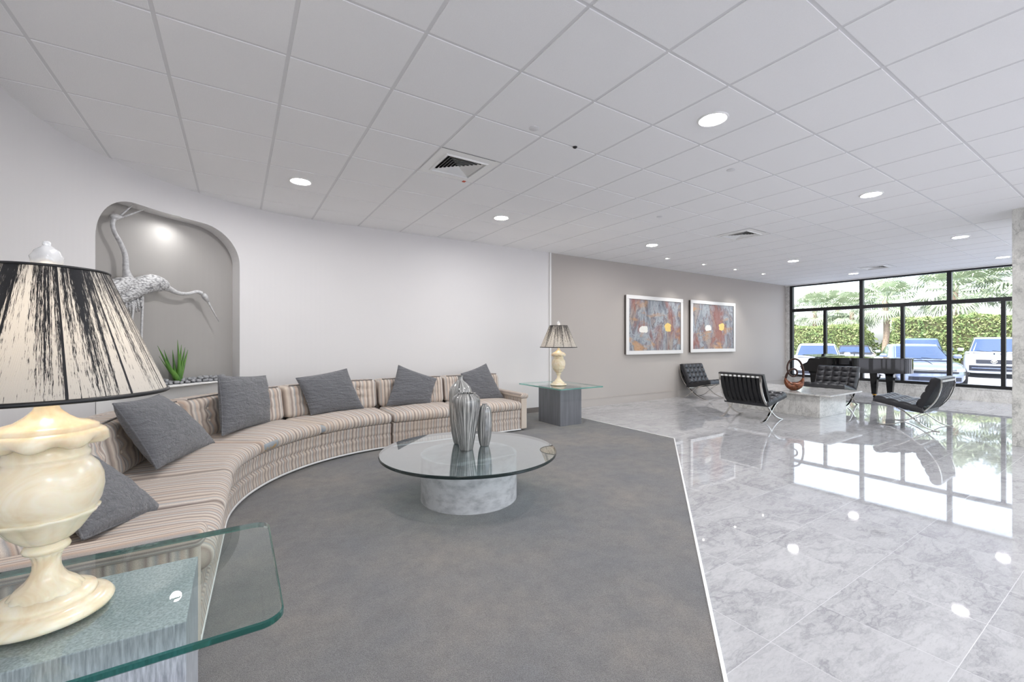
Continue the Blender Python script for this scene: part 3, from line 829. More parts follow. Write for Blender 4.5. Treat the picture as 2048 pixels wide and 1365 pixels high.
lamp_table('glass_side_table', (4.38, 5.40, .008), .43, .55, .215, .28, M['greybox'], M['gedge2'], 'far side table with glass top on a grey block, beside the sofa\'s right arm', .02)
ct = thing('round_coffee_table', (1.655, 3.25, .008), 'round glass coffee table on a grey plaster drum, carrying three vases', 'coffee table')
mb = MB(); mb.lathe([(.402, 0), (.402, .372)], 72); shade_auto(mb.build('drum_base', M['plaster'], ct))
mb = MB(); slab(mb, lambda b: [((.735-b)*math.cos(2*PI*i/128), (.735-b)*math.sin(2*PI*i/128)) for i in range(128)], .372, .396, .005)
mb.build('glass_top', [M['ctglass'], M['gedge3']], ct)

# ------------------------------------------------------------------ vases
def vase(name, px, yc, prof, label, seed, sx=1.0, sy=1.0, lip=None):
    xc = (px-1024)/857*yc; X = xc*cy_+yc*sy_; Y = yc*cy_-xc*sy_
    t = thing(name, (X, Y, .4042), label, 'vase', 'striped ceramic vases')
    P = [p for p in bez([(r, z) for r, z in prof], 6)]
    def fn(r, z, a, k): return (r*(1+.006*math.sin(3*a+seed)+.004*math.sin(17*a)), z+.0)
    mb = MB(); seg = 64; V = []; F = []; A = []
    inner = [(max(p[0]-.008, .004), p[1]) for p in P[::-1]][:14]
    full = [(p[0], p[1]) for p in P]+inner
    for k, (r, z) in enumerate(full):
        for i in range(seg):
            a = 2*PI*i/seg; rr = r*(1+.012*math.sin(3*a+seed)*(z/prof[-1][1]))
            V.append((rr*math.cos(a)*sx, rr*math.sin(a)*sy, z)); aa = a if a < PI else 2*PI-a
            A.append((math.cos(a)*1.6+.001, z*4, seed+math.sin(a)*1.6))
    for k in range(len(full)-1):
        for i in range(seg): j = (i+1) % seg; F.append((k*seg+i, k*seg+j, (k+1)*seg+j, (k+1)*seg+i))
    F.append(tuple(range(seg))[::-1]); n0 = (len(full)-1)*seg; F.append(tuple(n0+i for i in range(seg)))
    mb.add(V, F, 0, A); mb.build('vase_body', M['vase'], t, smooth=True)
    t.rotation_euler = (0, 0, math.radians(-32.7))
    return t
vase('ceramic_vase', 920.5, 3.83, [(.050, 0), (.062, .02), (.082, .12), (.098, .28), (.103, .42), (.094, .49), (.060, .535), (.032, .558), (.022, .575), (.022, .595), (.028, .605)], 'tallest striped grey vase with narrow neck, rear of the three', 1)
vase('ceramic_vase', 932.5, 3.62, [(.052, 0), (.058, .01), (.074, .1), (.098, .24), (.116, .36), (.119, .41), (.108, .445), (.086, .462), (.078, .470), (.082, .476)], 'front striped grey vase with wide shoulders and open mouth', 5)
vase('ceramic_vase', 969, 3.74, [(.034, 0), (.042, .01), (.058, .08), (.066, .18), (.063, .28), (.050, .335), (.030, .352), (.020, .36), (.024, .368)], 'smallest striped grey vase, right of the three', 9, .98, .75)

# ------------------------------------------------------------------ table lamps
def make_lamp(seed):
    t = thing('table_lamp', (0, 0, 0), 'x', 'table lamp', 'alabaster table lamps')
    # foot with stepped discs
    mb = MB(); mb.lathe([(.118, 0), (.128, .004), (.130, .012), (.124, .022), (.110, .027), (.094, .030), (.092, .036), (.096, .042), (.094, .050), (.080, .056), (.066, .062)], 72)
    mb.build('foot', M['alab'], t, smooth=True)
    def leaf(r, z, a, k):
        return r*(1+.07*abs(math.sin(a*6))*(1 if z < .085 else .5)), z-.004*abs(math.sin(a*6))
    mb = MB(); mb.lathe([(.066, .058), (.066, .066), (.056, .080), (.040, .096), (.031, .112), (.026, .130), (.025, .150), (.029, .166), (.033, .172)], 96, fn=leaf)
    mb.build('fluted_stem', M['alab'], t, smooth=True)
    mb = MB(); mb.lathe([(.030, .170), (.042, .174), (.045, .182), (.042, .190), (.034, .193), (.034, .196), (.038, .200)], 64); mb.build('collar', M['alab'], t, smooth=True)
    def cup(r, z, a, k):
        w_ = abs(math.sin(a*5)); return r*(1+.05*w_), z
    mb = MB(); mb.lathe([(.036, .198), (.050, .208), (.066, .226), (.078, .246), (.088, .262), (.096, .270), (.098, .276), (.094, .278)], 100, fn=cup); mb.build('leaf_cup', M['alab'], t, smooth=True)
    mb = MB(); mb.lathe([(.070, .240), (.090, .268), (.104, .300), (.110, .335), (.108, .368), (.098, .398), (.084, .416), (.079, .424), (.083, .430), (.082, .438), (.077, .446), (.077, .470)], 72); mb.build('urn_body', M['alab'], t, smooth=True)
    def fl(r, z, a, k):
        if k < 3: return r*(1+.05*math.cos(a*8)), z-.006*math.cos(a*8)
        return r*(1+.015*math.cos(a*8)), z
    mb = MB(); mb.lathe([(.078, .462), (.104, .466), (.115, .476), (.116, .492), (.110, .500), (.104, .503), (.098, .506), (.098, .514), (.084, .520), (.060, .528), (.042, .542), (.026, .560), (.017, .585), (.014, .610)], 96, fn=fl)
    mb.build('scalloped_rim', M['alab'], t, smooth=True)
    # shade
    z0, z1, r0, r1 = .600, .945, .292, .143
    mb = MB(); seg = 96; V = []; F = []; A = []; K = 12
    for k in range(K+1):
        h = k/K
        for i in range(seg+1):
            a = 2*PI*i/seg; r = r0+(r1-r0)*h
            V.append((r*math.cos(a), r*math.sin(a), z0+(z1-z0)*h)); A.append((a+seed, h+.001, 0))
    for k in range(K):
        for i in range(seg): F.append((k*(seg+1)+i, k*(seg+1)+i+1, (k+1)*(seg+1)+i+1, (k+1)*(seg+1)+i))
    mb.add(V, F, 0, A); sh = mb.build('lamp_shade', M['shade'], t, smooth=True)
    mb = MB(); mb.tube([(r0*math.cos(2*PI*i/72), r0*math.sin(2*PI*i/72), z0+.003) for i in range(72)], .006, 6, closed=True)
    mb.build('shade_band', M['black'], sh, smooth=True)
    mb = MB(); mb.tube([(r1*math.cos(2*PI*i/72), r1*math.sin(2*PI*i/72), z1) for i in range(72)], .004, 6, closed=True); mb.build('shade_band', M['black'], sh, smooth=True)
    mb = MB()
    for a in (0, 2*PI/3, 4*PI/3): mb.tube([(0, 0, z1-.02), (r1*math.cos(a), r1*math.sin(a), z1-.004)], .002, 6)
    mb.tube([(0, 0, .60), (0, 0, .955)], .0035, 6); mb.build('harp', M['brass'], t)
    mb = MB(); mb.lathe([(.001, .66), (.014, .665), (.024, .69), (.030, .72), (.026, .745), (.012, .758), (.001, .760)], 24); mb.build('bulb', M['bulb'], t, smooth=True)
    def fin(r, z, a, k): return r*(1+.10*math.sin(4*a+z*90)), z
    mb = MB(); mb.lathe([(.006, .945), (.020, .950), (.028, .966), (.029, .982), (.022, 1.000), (.012, 1.010), (.007, 1.013), (.009, 1.018), (.007, 1.024), (.001, 1.027)], 40, fn=fin); mb.build('finial', mat('clear_crystal', (225, 225, 225), .15, .1, spec=.9), t, smooth=True)
    l = bpy.data.lights.new('lamp_glow', 'POINT'); l.energy = 2.2; l.color = (1, .88, .74); l.shadow_soft_size = .035
    lo = bpy.data.objects.new('lamp_glow', l); COL.objects.link(lo); lo.parent = t; lo.location = (0, 0, .79)
    return t
l1 = make_lamp(.4); l1.location = (-.413, 1.580, .6185); l1['label'] = 'large near table lamp with cream alabaster urn base at the left picture edge'
l2 = copy_tree(l1); l1.scale = (1, 1, .935)
for ch in l1.children:
    if ch.name.startswith(('lamp_shade', 'harp')): ch.scale = (.835, .835, 1)
l2.location = (4.30, 5.33, .6185); l2['label'] = 'distant small-looking lamp with alabaster urn base on the table beside the sofa\'s right arm'; l2.rotation_euler = (0, 0, 1.3)

# ------------------------------------------------------------------ niche contents
def nq(px, py, r=CR+.10):
    """pixel -> point on the cylinder of radius r inside the niche"""
    d = ray(px, py); a = d.x**2+d.y**2; b = -2*(d.x*CC[0]+d.y*CC[1]); c = CC[0]**2+CC[1]**2-r*r
    t = (-b+math.sqrt(b*b-4*a*c))/(2*a); return Vector((d.x*t, d.y*t, CAMZ+d.z*t))
def m_feather():
    m = mat('silver_feathers', (206, 206, 206), .5, .15); n = N(m)
    v = n.n('ShaderNodeTexVoronoi'); v.inputs['Scale'].default_value = 60; n.l(n.vmath('MULTIPLY', n.coord(), (.6, .6, 1.1)), v.inputs['Vector'])
    n.base(n.ramp(v.outputs['Distance'], [(0, (226, 226, 226)), (.5, (200, 200, 200)), (.85, (128, 128, 130))])); n.bump(n.math('SUBTRACT', 1.0, v.outputs['Distance']), .8, .01); return m
M['feather'] = m_feather()
def crane(label, neck, nrad, head, beaks, body, brad, tail, legs, feet_z=.86):
    b0 = Vector(legs[0][-1]); t = thing('crane_statue', (b0.x, b0.y, feet_z), label, 'statue', 'silver crane statues')
    O = Vector((b0.x, b0.y, feet_z))
    mb = MB(); pb = bez(body, 8); rb = []
    for i in range(len(body)-1):
        for k in range(8): rb.append(brad[i]+(brad[i+1]-brad[i])*(k/8))
    rb.append(brad[-1]); mb.tube([p-O for p in pb], rb, 28)
    bd = mb.build('body', M['feather'], t, smooth=True)
    mb = MB(); pn = bez(neck, 8); rn = []
    for i in range(len(neck)-1):
        for k in range(8): rn.append(nrad[i]+(nrad[i+1]-nrad[i])*(k/8))
    rn.append(nrad[-1]); mb.tube([p-O for p in pn], rn, 16); mb.build('neck', M['silver'], t, smooth=True)
    hp, hd, hr = head
    mb = MB(); hd = Vector(hd).normalized(); hp = Vector(hp)
    mb.tube([hp-hd*.055-O, hp-hd*.045-O, hp-hd*.02-O, hp-O, hp+hd*.03-O, hp+hd*.055-O], [.006, hr*.8, hr, hr*.95, hr*.65, hr*.4], 16); mb.build('head', M['silver'], t, smooth=True)
    for p, q in beaks:
        p, q = Vector(p), Vector(q)
        mb = MB(); mb.tube([p-O, p.lerp(q, .5)-O, q-O], [.011, .008, .003], 10); mb.build('beak', M['silver'], t, smooth=True)
    for T_ in tail:
        mb = MB()
        for (p, q) in T_:
            p, q = Vector(p), Vector(q); mb.tube([p-O, p.lerp(q, .5)-O, q-O], [.012, .014, .004], 8)
        mb.build('tail_feathers', M['feather'], t, smooth=True)
    for L in legs:
        mb = MB(); mb.tube([Vector(p)-O for p in L], [.013, .010, .012, .009, .008][:len(L)] , 10)
        f = Vector(L[-1])-O
        for a in (-.5, 0, .5, PI): mb.tube([f, f+Vector((.05*math.cos(a+1), -.05*math.sin(1-a)*.6, -.004))], [.006, .003], 6)
        mb.build('leg', M['silver'], t, smooth=True)
    return t
R1 = CR+.075; R2 = CR+.055
def foot(px, r=CR+.08): q = nq(px, 700, r); return (q.x, q.y, .868)
# standing crane with raised head
crane('silver crane statue with head raised and open beak, standing left in the niche',
      [nq(258, 562, R1), nq(252, 540, R1), nq(250, 510, R1), nq(240, 485, R1), nq(229, 465, R1), nq(225, 448, R1), nq(228, 436, R1)], [.052, .026, .022, .020, .018, .018, .022],
      (nq(232, 434, R1), nq(240, 434, R1)-nq(230, 434, R1), .032),
      [(nq(238, 434, R1), nq(268, 408, R1-.03)), (nq(238, 437, R1), nq(292, 418, R1-.05))],
      [nq(150, 640, R1), nq(180, 612, R1), nq(215, 585, R1), nq(244, 570, R1), nq(260, 556, R1)], [.02, .07, .088, .08, .03],
      [[(nq(165+8*k, 625, R1), nq(150+6*k, 690, R1)) for k in range(4)]],
      [[nq(210, 600, R1), nq(207, 660, R1), nq(204, 720, R1), foot(205, R1)], [nq(225, 600, R1), nq(226, 660, R1), nq(222, 720, R1), foot(228, R1)]])
# bending crane reaching right
crane('silver crane statue bending forward with beak pointing down, right in the niche',
      [nq(325, 572, R2), nq(338, 578, R2), nq(355, 586, R2), nq(375, 588, R2), nq(393, 584, R2), nq(403, 587, R2)], [.060, .030, .022, .019, .018, .024],
      (nq(411, 596, R2), nq(417, 606, R2)-nq(405, 588, R2), .031),
      [(nq(416, 604, R2), nq(438, 644, R2))],
      [nq(228, 606, R2), nq(250, 592, R2), nq(275, 575, R2), nq(303, 567, R2), nq(325, 571, R2), nq(334, 577, R2)], [.02, .066, .090, .092, .068, .03],
      [[(nq(250+6*k, 596, R2), nq(254+6.2*k, 628-k, R2)) for k in range(6)]],
      [[nq(268, 600, R2), nq(264, 640, R2), nq(258, 700, R2), foot(255, R2)], [nq(285, 592, R2), nq(284, 640, R2), nq(282, 690, R2), foot(281, R2)]])
# aloe
ap = nq(357, 762, CR+.09); ap.z = .868
al = thing('aloe_plant', ap, 'small green aloe plant rising from the grey pebbles in the niche', 'plant')
tips = [(315, 692), (328, 700), (345, 700), (355, 680), (370, 695), (376, 700), (318, 713), (363, 690)]
for k, (x, y) in enumerate(tips):
    q = nq(x, y, CR+.04+.016*(k*3 % 8)); q -= ap
    b = Vector((.010*math.cos(k*2.1), .010*math.sin(k*2.1), 0)); m_ = q*.45+Vector((q.x*.10, q.y*.10, -.0))+b
    mb = MB(); pts = bez([b, b+(m_-b)*.5+Vector((0, 0, .005)), m_, q], 6); n_ = len(pts)
    mb.tube(pts, [max(.0012, (.030 if k != 6 else .015)*(1-(i/(n_-1))**1.6)) for i in range(n_)], 8)
    mb.build('leaf', M['aloe'], al, smooth=True)
mb = MB(); mb.lathe([(.020, -.02), (.026, .02), (.016, .05)], 12); mb.build('stem', M['trunk'], al, smooth=True)
# pebbles
pm = []
for k in range(5):
    mb = MB(); V, F, A = rbox(.030, .019, .0115, .0114, 2, 2, 1, lambda p: (p[0]*(1-.25*abs(p[1])/.02)+.003*mnoise.noise(Vector(p)*40+Vector((k, 0, 0))), p[1], p[2]+.002*mnoise.noise(Vector(p)*50+Vector((0, k, 0)))))
    mb.add(V, F); o = mb.build('river_pebble', M['pebble'], smooth=True); pm.append(o.data); bpy.data.objects.remove(o)
bed = MB(); 
for k in range(20):
    a = NS0+.004+(NS1-NS0-.008)*k/20; b = NS0+.004+(NS1-NS0-.008)*(k+1)/20
    bed.add([cyl(a, .846, CR+.016), cyl(b, .846, CR+.016), cyl(b, .862, CR+ND-.004), cyl(a, .862, CR+ND-.004), cyl(a, .858, CR+.03), cyl(b, .858, CR+.03)], [(0, 1, 5, 4), (4, 5, 2, 3)])
o = bed.build('gravel_bed', M['pebble'], recalc=False); tag(o, 'fine grey gravel under the pebbles in the niche', 'gravel', kind='stuff')
cnt = 0
def pebble(sv, r, z, k):
    global cnt
    o = bpy.data.objects.new('river_pebble', pm[k % 5]); COL.objects.link(o); o.location = cyl(sv+random.uniform(-.010, .010), z+random.uniform(-.004, .006), r+random.uniform(-.006, .006))
    o.rotation_euler = (random.uniform(-.25, .25), random.uniform(-.25, .25), random.uniform(-.9, .9)+PI-sv/CR+PI/2); sca = random.uniform(.86, 1.06); o.scale = (sca, sca, sca*1.25)
    tag(o, 'smooth grey river pebble in the niche bed', 'pebble', 'river pebbles in the niche'); cnt += 1
for i in range(23):
    for j in range(3):
        pebble(NS0+.06+(NS1-NS0-.12)*(i+.5*(j % 2))/23, CR+.036+.047*j, .872+.004*j, i*3+j)
for i in range(22):
    for j in range(2):
        if abs(NS0+.09+(NS1-NS0-.18)*i/22-1.95) < .06: continue
        pebble(NS0+.09+(NS1-NS0-.18)*(i+.3*j)/22, CR+.060+.047*j, .898+.004*j, i*5+j)
# niche lamp
q = cyl(1.95, NZ1-.02, CR+.005)
t = thing('niche_downlight', (q[0], q[1], NZ1-.002), 'small recessed light in the top of the arched niche', 'spotlight')
mb = MB(); mb.lathe([(.0005, -.004), (.03, -.004), (.04, -.008), (.045, 0)], 24, closed=False); mb.build('trim_ring', M['white'], t, smooth=True)
l = bpy.data.lights.new('niche_beam', 'SPOT'); l.energy = 11; l.spot_size = math.radians(165); l.spot_blend = 1; l.shadow_soft_size = .05
lo = bpy.data.objects.new('niche_beam', l); COL.objects.link(lo); lo.parent = t; lo.location = (0, 0, -.012)

# ------------------------------------------------------------------ paintings
def m_paint(name, seed, yel, wht):
    m = mat(name, (150, 150, 155), .5); n = N(m)
    at = n.n('ShaderNodeAttribute', attribute_name='suv'); s = n.sep(at.outputs['Vector']); u, v = s[0], s[1]
    p = n.comb(u, v, seed)
    st = n.noise(n.comb(n.math('MULTIPLY', u, 6.5), n.math('MULTIPLY', v, 1.6), seed), 1.0, 6, .65, .6)
    c = n.ramp(st, [(.30, (88, 84, 92)), (.40, (128, 134, 142)), (.48, (168, 174, 180)), (.53, (116, 112, 120)), (.60, (168, 158, 150)), (.70, (112, 96, 96))])
    rd = n.noise(n.comb(n.math('MULTIPLY', u, 4.2), n.math('MULTIPLY', v, 1.4), seed+3.3), 1.0, 4, .6, .4)
    c = n.mix(n.ramp(rd, [(.52, 0), (.66, .75)], raw=True), c, (150, 84, 66))
    og = n.noise(n.comb(n.math('MULTIPLY', u, 2.2), n.math('MULTIPLY', v, 3.0), seed+7.1), 1.0, 5, .6, .4)
    c = n.mix(n.ramp(og, [(.56, 0), (.66, .8)], raw=True), c, (196, 150, 104))
    dk = n.noise(n.comb(n.math('MULTIPLY', u, 18.), n.math('MULTIPLY', v, 14.), seed), 1.0, 5, .7, 1.2)
    c = n.mix(n.ramp(dk, [(.58, 0), (.68, .8)], raw=True), c, (70, 66, 74))
    def blob(cx, cy, rx, ry, col, cc, am=.5):
        dx_ = n.math('DIVIDE', n.math('SUBTRACT', u, cx), rx); dy_ = n.math('DIVIDE', n.math('SUBTRACT', v, cy), ry)
        d = n.math('ADD', n.math('POWER', n.math('ABSOLUTE', dx_), 3.0), n.math('POWER', n.math('ABSOLUTE', dy_), 3.0))
        d = n.math('ADD', d, n.math('MULTIPLY', n.math('SUBTRACT', n.noise(p, 14, 4), .5), 3.0))
        return n.mix(n.ramp(d, [(.8, 1), (1.15, 0)], raw=True), cc, col)
    c = blob(wht[0], wht[1], .075, .065, (240, 238, 230), c); c = blob(yel[0], yel[1], .07, .085, (240, 208, 122), c)
    n.base(c); n.bump(n.math('ADD', dk, st), .5, .02); return m
def picture(x0, x1, z0, z1, label, seed, yel, wht):
    y = WY; cx = (x0+x1)/2; cz = (z0+z1)/2; hx = (x1-x0)/2; hz = (z1-z0)/2; fw = .085
    t = thing('framed_painting', (cx, y, z0), label, 'painting', 'pair of abstract paintings on the taupe wall')
    def frame(mb, a, b, c, d, y0, y1):
        mb.box(-a, a, y0, y1, b, b+d-b if False else b+c); 
    mb = MB(); Z = z1-z0
    for (xa, xb, za, zb) in ((-hx, hx, 0, fw), (-hx, hx, Z-fw, Z), (-hx, -hx+fw, fw, Z-fw), (hx-fw, hx, fw, Z-fw)): mb.box(xa, xb, -.070, -.045, za, zb)
    mb.build('frame', M['silverframe'], t, bevel=.006)
    mb = MB()
    for (xa, xb, za, zb) in ((-hx+.01, hx-.01, .01, .05), (-hx+.01, hx-.01, Z-.05, Z-.01), (-hx+.01, -hx+.05, .05, Z-.05), (hx-.05, hx-.01, .05, Z-.05)): mb.box(xa, xb, -.045, -.002, za, zb)
    mb.build('frame_side', M['framedark'], t)
    mb = MB(); ix = hx-fw+.012; za, zb = fw-.012, Z-fw+.012
    n_ = 1; mb.add([(-ix, -.052, za), (ix, -.052, za), (ix, -.052, zb), (-ix, -.052, zb)], [(0, 1, 2, 3)], 0, [(.001, 0, 1), (1, 0, 1), (1, 1, 1), (.001, 1, 1)])
    mb.add([(-ix, -.030, za), (ix, -.030, za), (ix, -.030, zb), (-ix, -.030, zb)], [(3, 2, 1, 0)], 0, [(.001, 0, 1), (1, 0, 1), (1, 1, 1), (.001, 1, 1)])
    mb.build('canvas', m_paint('abstract_canvas', seed, yel, wht), t, recalc=False)
    mb = MB()
    for (xa, xb, za2, zb2) in ((-ix, ix, za, za+.014), (-ix, ix, zb-.014, zb), (-ix, -ix+.012, za, zb), (ix-.012, ix, za, zb)): mb.box(xa, xb, -.060, -.050, za2, zb2)
    mb.build('inner_lip', M['framedark'], t)
picture(6.95, 8.87, 1.025, 2.31, 'left abstract painting in a wide silver frame, redder of the two', 1.7, (.74, .47), (.27, .42))
picture(9.17, 11.08, 1.04, 2.315, 'right abstract painting in a wide silver frame, nearer the window', 5.2, (.70, .50), (.37, .47))

# ------------------------------------------------------------------ lounge chairs
def quilt(hx, hy, t, nx, ny, fn, amp=.02):
    """tufted cushion, local x (length) y (width), thickness t upward; fn maps (x,y,z)->world-local"""
    k = 7; X = [-hx+2*hx*i/(nx*k) for i in range(nx*k+1)]; Y = [-hy+2*hy*j/(ny*k) for j in range(ny*k+1)]
    V = []; F = []
    def top(x, y):
        u = (x+hx)/(2*hx)*nx; v = (y+hy)/(2*hy)*ny
        fu = abs(math.sin(PI*u)); fv = abs(math.sin(PI*v))
        puff = (fu**.45)*(fv**.45)
        e = min(1, min(hx-abs(x), hy-abs(y))/.02); e = math.sqrt(max(0, e))
        return t*(.55+.25*e)+amp*puff*1.2*e
    n1 = len(X); n2 = len(Y)
    for x in X:
        for y in Y: V.append(fn(x, y, top(x, y)))
    for x in X:
        for y in Y: V.append(fn(x, y, 0))
    N_ = n1*n2
    for i in range(n1-1):
        for j in range(n2-1):
            a = i*n2+j; F.append((a, a+n2, a+n2+1, a+1)); F.append((N_+a, N_+a+1, N_+a+n2+1, N_+a+n2))
    for i in range(n1-1):
        a = i*n2; F.append((a, N_+a, N_+a+n2, a+n2)); b = a+n2-1; F.append((b, b+n2, N_+b+n2, N_+b))
    for j in range(n2-1):
        F.append((j, j+1, N_+j+1, N_+j)); b = (n1-1)*n2+j; F.append((b, N_+b, N_+b+1, b+1))
    return V, F
def make_chair():
    t = thing('lounge_chair', (0, 0, 0), 'x', 'chair', 'quilted leather lounge chairs on crossed steel legs')
    CA = bez([(-.02, .755), (-.012, .62), (.035, .46), (.12, .325), (.21, .235), (.30, .158), (.42, .078), (.54, .028), (.64, .008), (.705, .006)], 6)
    CB = bez([(-.005, .006), (.06, .008), (.14, .035), (.22, .092), (.30, .158), (.385, .230), (.48, .290), (.58, .328), (.66, .345), (.735, .350)], 6)
    for y in (-.345, .345):
        s = -1 if y > 0 else 1
        mb = MB(); mb.tube([(p[0], y, p[1]) for p in CA], 0, flat=(.032, .012, (0, 1, 0))); mb.build('back_leg_bar', M['chrome'], t)
        mb = MB(); mb.tube([(p[0], y, p[1]) for p in CB], 0, flat=(.032, .012, (0, 1, 0))); mb.build('seat_leg_bar', M['chrome'], t)
    mb = MB()
    for (x, z) in ((-.018, .735), (.205, .238), (.715, .349)): mb.tube([(x, -.345, z), (x, .345, z)], 0, flat=(.030, .010, (0, 0, 1) if z > .6 else (1, 0, 0)))
    mb.build('crossbar', M['chrome'], t)
    # straps
    for k in range(9):
        y = -.30+.60*k/8
        mb = MB(); mb.tube([(-.022, y, .745), (.0, y, .62), (.05, y, .46), (.12, y, .335), (.200, y, .250)], 0, flat=(.048, .004, (0, 1, 0))); mb.build('back_strap', M['strap'], t)
    for k in range(8):
        y = -.30+.60*k/7
        mb = MB(); mb.tube([(.215, y, .245), (.36, y, .262), (.54, y, .315), (.715, y, .352)], 0, flat=(.045, .004, (0, 1, 0))); mb.build('seat_strap', M['strap'], t)
    # strap buckles across the back rail
    for k in range(9):
        y = -.30+.60*k/8; mb = MB(); mb.box(-.032, -.028, y-.020, y+.020, .722, .750); mb.build('buckle', M['white'], t)
    # seat cushion: along CB, back cushion: along CA
    ang = math.atan2(.352-.250, .715-.20)
    def fs(x, y, z):
        a = .17+(x+.30); return (a-math.sin(ang)*z, y, .245+math.tan(ang)*(a-.17)+math.cos(ang)*z)
    V, F = quilt(.30, .375, .105, 4, 5, fs); mb = MB(); mb.add(V, F); cu = mb.build('seat_cushion', M['leather'], t, smooth=False); shade_auto(cu, 60)
    def fb(x, y, z):
        # x up the back from the seat
        q = x+.235; th = math.radians(118-12*q/.47)
        X = .185-.20*(q/.47)-.005*math.sin(PI*q/.47); Z = .315+.455*(q/.47)
        return (X+z*math.sin(th)*.98, y, Z+z*(-math.cos(th))*.9)
    V, F = quilt(.235, .375, .105, 4, 5, fb); mb = MB(); mb.add(V, F); cu = mb.build('back_cushion', M['leather'], t, smooth=False); shade_auto(cu, 60)
    return t
c0 = make_chair()
spots = [((7.10, 3.98, 0), 0, 'black quilted lounge chair left of the marble table, strapped back toward the camera'),
         ((9.13, 6.33, 0), -PI/2, 'black quilted lounge chair against the taupe wall, below the right painting'),
         ((8.93, 1.88, 0), PI/2, 'black quilted lounge chair seen from the side, nearest the marble pillar'),
         ((10.90, 3.96, 0), PI, 'black quilted lounge chair behind the marble table, in front of the piano')]
for k, (p, rz, lb) in enumerate(spots):
    o = c0 if k == 0 else copy_tree(c0); o.location = p; o.rotation_euler = (0, 0, rz); o['label'] = lb

# ------------------------------------------------------------------ marble table and sculpture
mt = thing('marble_table', (8.93, 4.02, 0), 'low square white marble table in the middle of the lounge chairs', 'coffee table')
mb = MB(); mb.box(-.545, .52, -.70, .71, 0, .384); mb.build('block_base', M['marble'], mt, bevel=.003)
mb = MB(); mb.box(-.66, .66, -.90, .90, .385, .407); mb.build('slab_top', M['marble'], mt, bevel=.004)
scu = thing('bronze_ring_sculpture', (8.655, 3.84, .4085), 'brown bronze loop sculpture with an inner curl, on the marble table', 'sculpture', rz=-math.radians(32.7))
mb = MB()   # crescent body
P = []; R = []
for k in range(33):
    a = PI+(.02)+(PI-.04)*k/32; f_ = math.sin(PI*k/32)
    P.append((.150*math.cos(a), 0, .235+.150*math.sin(a)*1.05+.0)); R.append(.016+.068*f_**1.3)
mb.tube(P, R, 20)
zmin = min(v[2] for v in mb.v); mb.v = [(v[0]*1.08, v[1]*.8, max(v[2]-zmin-.006, 0)) for v in mb.v]
mb.build('crescent_body', M['bronze'], scu, smooth=True)
off = -zmin-.006
pr = [(.162, 0, .235+off), (.168, 0, .33+off), (.145, 0, .45+off), (.09, 0, .545+off), (.01, 0, .578+off), (-.07, 0, .555+off), (-.125, -.01, .48+off), (-.140, -.02, .39+off), (-.115, -.03, .31+off), (-.06, -.035, .262+off), (0, -.03, .268+off), (.04, -.02, .315+off), (.035, -.01, .37+off), (-.01, 0, .395+off), (-.07, .01, .37+off), (-.12, .012, .31+off), (-.158, .0, .235+off)]
pp = bez(pr, 6); n_ = len(pp); mb = MB(); mb.tube(pp, [.013+.008*abs(1-2*i/(n_-1)) for i in range(n_)], 12); mb.build('loop_rod', M['bronzedark'], scu, smooth=True)

# ------------------------------------------------------------------ grand piano
pi_ = thing('grand_piano', (12.0, 4.0, 0), 'black lacquered grand piano with closed lid in front of the window', 'piano')
def prof():
    tre = bez([(-.72, .55), (-.72, .30), (-.70, .10), (-.62, -.10), (-.48, -.28), (-.30, -.45), (-.17, -.62), (-.02, -.80), (.20, -.88), (.45, -.86), (.62, -.74), (.70, -.58)], 8)
    return [(p[0], p[1]) for p in tre]+[(.72, -.45), (.72, .55)]
O = prof()
mb = MB(); mb.prism(O, .615, .925); rim = mb.build('rim_case', M['piano'], pi_); shade_auto(rim, 30)
def lidp(g_): 
    cx, cy = 0, -.15; return [(cx+(x-cx)*(1+g_), cy+(y-cy)*(1+g_)) for x, y in O]
mb = MB(); mb.prism(lidp(.022), .927, .947); lid = mb.build('lid', M['piano'], pi_, bevel=.003)
mb = MB(); V = [(-.735, .50, .945), (.735, .50, .945), (.735, .80, .985), (-.735, .80, .985)]; mb.add(V+[(x, y, z+.012) for x, y, z in V], [(0, 3, 2, 1), (4, 5, 6, 7), (0, 1, 5, 4), (1, 2, 6, 5), (2, 3, 7, 6), (3, 0, 4, 7)]); mb.build('lid_flap', M['piano'], pi_)
for sx in (-1, 1):
    pts = [(.55, .615), (.55, .925), (.66, .925), (.70, .90), (.715, .86), (.74, .82), (.80, .79), (.84, .77), (.86, .73), (.86, .66), (.80, .615)]
    mb = MB(); x0, x1 = (-.72, -.655) if sx < 0 else (.655, .72)
    v = [(x0, y, z) for y, z in pts]+[(x1, y, z) for y, z in pts]; n_ = len(pts)
    mb.add(v, [tuple(range(n_)), tuple(range(n_, 2*n_))[::-1]]+[(i, (i+1) % n_, n_+(i+1) % n_, n_+i) for i in range(n_)]); mb.build('key_arm', M['piano'], pi_)
mb = MB(); mb.box(-.655, .655, .55, .86, .615, .675); mb.build('keybed', M['piano'], pi_)
mb = MB(); mb.box(-.61, .61, .66, .80, .675, .700); kb = mb.build('white_keys', M['ivory'], pi_)
mb = MB()
for k in range(51):
    if k % 7 in (2, 6): continue
    x = -.60+1.2*(k+1)/52; mb.box(x-.006, x+.006, .66, .745, .700, .712)
mb.build('black_keys', M['black'], kb)
mb = MB(); mb.box(-.655, .655, .56, .60, .675, .86); mb.build('fallboard', M['piano'], pi_)
